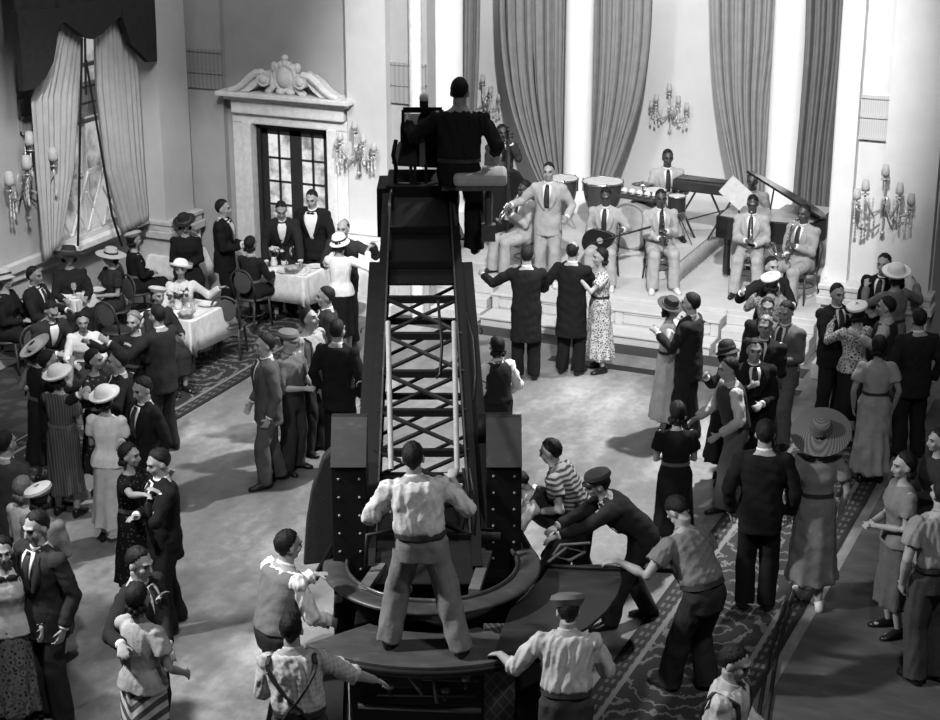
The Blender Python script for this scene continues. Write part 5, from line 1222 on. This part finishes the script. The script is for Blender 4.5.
def reed(name, root, info, label, curved):
    t = inst(name, label, root); m = info['hp'](0, -.11, -.06); W = info['arms'][1][2]
    if not curved:
        e = m+V((0.02, -.26, -.52)); d = (e-m).normalized()
        part('tube', MB().tube([m+d*.06, m+d*.48, m+d*.56, e], [.013, .015, .022, .034], 14), mat(.012, .25), t, smooth=True)
        part('mouthpiece', MB().tube([m, m+d*.07], [.007, .012], 10), mat(.01, .2), t, smooth=True)
        for k in range(6): part('key', MB().torus(m+d*(.16+.06*k), .018, .004, n=14, k=6), CHR, t, smooth=True)
    else:
        p1 = m+V((.0, -.10, .015)); p2 = p1+V((-.02, -.06, -.10)); p3 = p2+V((-.1, .06, -.40)); p4 = p3+V((-.05, -.07, -.06)); p5 = p3+V((-.09, -.15, .02)); p6 = p5+V((-.03, -.06, .12))
        part('tube', MB().tube([m+V((0, -.02, 0)), p1, p2, p2.lerp(p3, .5), p3, p4, p5], [.007, .010, .014, .024, .036, .042, .046], 14), BRASS, t, smooth=True)
        part('bell', MB().tube([p5, p5.lerp(p6, .5), p6], [.046, .058, .082], 18, cap=False), BRASS, t, smooth=True)
        for k in range(6): part('key', MB().ball(p2.lerp(p3, .2+.13*k)+V((0, -.035, 0)), (.02, .012, .02), 8), CHR, t, smooth=True)
        part('mouthpiece', MB().tube([m, m+V((0, -.04, 0))], [.008, .012], 10), mat(.01, .2), t, smooth=True)
trumpet(b2, i2, 'trumpet played by the seated man left of the bandleader')
trumpet(b8, i8, 'trumpet pointed down by the seated man before the piano', d=(.05, -.5, -.8))
reed('clarinet', b5, i5, 'black clarinet played before the bass drum', False)
reed('saxophone', b9, i9, 'saxophone played at the right end of the stage', True)
g = inst('guitar', 'dark round-bodied guitar across the seated guitarist\'s lap', b4)
o = i4['arms'][1][2]+V((.0, -.05, -.05)); ax = V((.93, -.12, .34)).normalized(); nn = V((0.0, -1, .15)); nn = (nn-ax*nn.dot(ax)).normalized(); wv = ax.cross(nn)
rings = []
for dd in (.045, -.045):
    rings.append([o+nn*dd+ax*((.25*math.cos(a)+.02*math.cos(2*a)))+wv*(math.sin(a)*(.16-.03*math.cos(2*a)-.02*math.cos(a))) for a in [2*PI*i/36 for i in range(36)]])
part('body', MB().loft(rings), mat(.015, .25), g, bevel=.01)
part('neck', MB().bar(o+ax*.2+nn*.04, o+ax*.66+nn*.04, .045, .022), mat(.03, .4), g)
part('headstock', MB().bar(o+ax*.66+nn*.035, o+ax*.82+nn*.02, .07, .02), mat(.02, .4), g)
part('sound_hole', MB().tube([o+ax*.05+nn*.044, o+ax*.05+nn*.049], .045, 18), mat(.3, .5), g)
part('strings', MB().bar(o-ax*.14+nn*.055, o+ax*.66+nn*.06, .03, .003), CHR, g)
for lb, pts in (('dark cable snaking over the floor at the lower right, left strand', ((792, 583), (780, 620), (768, 660), (757, 725))), ('dark cable over the floor at the lower right, right strand', ((806, 560), (788, 610), (776, 660), (766, 725)))):
    pp = [gz(x, y, .02) for x, y in pts]; based('floor_cable', MB().tube(pp, .018, 8), mat(.012, .6), lb, 'cable', (pp[0].x, pp[0].y, 0), 'floor cables', smooth=True)
# chairs by the dining tables
for k, (px, py, z, rz, lb) in enumerate(((118, 330, 0, 150, 'bentwood chair with pale back right of the white-bloused seated woman'), (228, 291, None, 175, 'bentwood chair whose pale back the white-dressed woman touches')  )):
    p = gz(px, py, .9) if z is None else gz(px, py, .45); chair(lb, (p.x, p.y, 0), YAW+rad(rz))
for o in [o for o in bpy.data.objects if o.name.startswith('person') and o.parent is None and o.location.z == 0]:
    lb = o['label']
    if 'seated' in lb or 'sitting' in lb:
        chair('bentwood chair under the '+' '.join(lb.replace('seated ', '').split(' with ')[0].split(' in profile')[0].split(', ')[0].split()[:10]), (o.location.x, o.location.y, 0), o.rotation_euler.z, 'occupied dining chairs')
# ================================================================= fuse skins and cloth
for o, vx, sm, am, kd in REM:
    r = o.modifiers.new('fuse', 'REMESH'); r.mode = 'VOXEL'; r.voxel_size = vx; r.use_smooth_shade = True
    q = o.modifiers.new('soft', 'SMOOTH'); q.factor = .5; q.iterations = sm
dg = bpy.context.evaluated_depsgraph_get(); dg.update()
NF = 0
for i, (o, vx, sm, am, kd) in enumerate(REM):
    me = bpy.data.meshes.new_from_object(o.evaluated_get(dg)); me.name = o.name
    o.modifiers.clear(); old = o.data; m0 = old.materials[0]; o.data = me; bpy.data.meshes.remove(old)
    if not me.materials: me.materials.append(m0)
    n = len(me.vertices); NF += len(me.polygons)
    if am and n:
        co = np.empty(n*3, 'f'); me.vertices.foreach_get('co', co); co = co.reshape(-1, 3); nr = np.empty(n*3, 'f'); me.vertices.foreach_get('normal', nr); nr = nr.reshape(-1, 3)
        rg = np.random.RandomState(i+3); d = np.zeros(n)
        for k in range(7):
            f = rg.normal(size=3); f /= np.linalg.norm(f)
            if kd in 'td': f[2] *= .3
            if kd == 's': f[2] *= .16
            w = 2*PI/(.07+.10*rg.rand()); warp = .5*np.sin(co @ (rg.normal(size=3)*9)+rg.rand()*6)
            q_ = np.sin(w*(co @ f)+warp*3+rg.rand()*6)
            d += (q_ if kd != 's' else 1.2*(.55-np.abs(q_)))*(.4+.6*rg.rand())
        d = np.sign(d)*np.abs(d)**.8*am*.55
        co += nr*d[:, None]; me.vertices.foreach_set('co', co.ravel().astype('f')); me.update()
    me.polygons.foreach_set('use_smooth', np.ones(len(me.polygons), bool))
print('PEOPLE', NP[0], 'fused faces', NF)
# ================================================================= light
w = bpy.data.worlds.new('dark_sound_stage'); sc.world = w; w.use_nodes = True
w.node_tree.nodes['Background'].inputs[0].default_value = (1, 1, 1, 1); w.node_tree.nodes['Background'].inputs[1].default_value = .022
def lamp(name, kind, loc, tgt, power, size=.4, cone=40, blend=.4):
    l = bpy.data.lights.new(name, kind); o = bpy.data.objects.new(name, l); C.objects.link(o); o.location = loc
    o.rotation_euler = (V(tgt)-V(loc)).to_track_quat('-Z', 'Y').to_euler(); l.energy = power
    if kind == 'SPOT': l.spot_size = rad(cone); l.spot_blend = blend; l.shadow_soft_size = size
    if kind == 'AREA': l.size = size
    return o
lamp('stage_key_lamp', 'SPOT', (-2.6, 9.5, 12), (-8.3, 24.0, 1.8), 13500, .2, 33, .5)
lamp('stage_fill_lamp', 'SPOT', (-9.8, 12, 10.3), (-7.9, 23.5, 1.2), 900, .4, 40, .5)
lamp('pilaster_lamp', 'SPOT', (-1.5, 14, 9.5), (-3.6, 21.3, 2.6), 600, .2, 40, .6)
lamp('alcove_fill', 'AREA', (-7.5, 22.4, 8.6), (-7.5, 27, 2.2), 230, 3.)  # added fill, unseen: washes the alcove wall brighter
lamp('floor_back_lamp', 'SPOT', (-3.7, 21.4, 10.3), (-7.0, 16.2, 0), 11500, .25, 42, .6)
lamp('left_floor_lamp', 'SPOT', (-4.9, 18.5, 10.9), (-9.3, 13.2, 0), 450, .25, 34, .6)
lamp('dining_lamp', 'SPOT', (-8.4, 11.4, 9.8), (-12.5, 18.8, .8), 4600, .25, 34, .5)
lamp('window_wall_fill', 'AREA', (-9.5, 15.5, 8.5), (-14.3, 19.5, 3.), 260, 2.)  # added unseen light that lifts the window wall
lamp('left_crowd_fill', 'SPOT', (-6.0, 7.0, 9.5), (-9.4, 12.4, 1.2), 2000, .25, 50, .8)  # added fill to brighten the people at the left
lamp('crane_lamp', 'SPOT', (-11.4, 8.1, 8.1), (-5.3, 11.6, 1.2), 5600, .25, 44, .6)
lamp('crowd_lamp', 'SPOT', (-1, 8.1, 9.2), (-3.4, 13.6, .8), 1250, .4, 74, .9)
sc.view_settings.exposure = 0
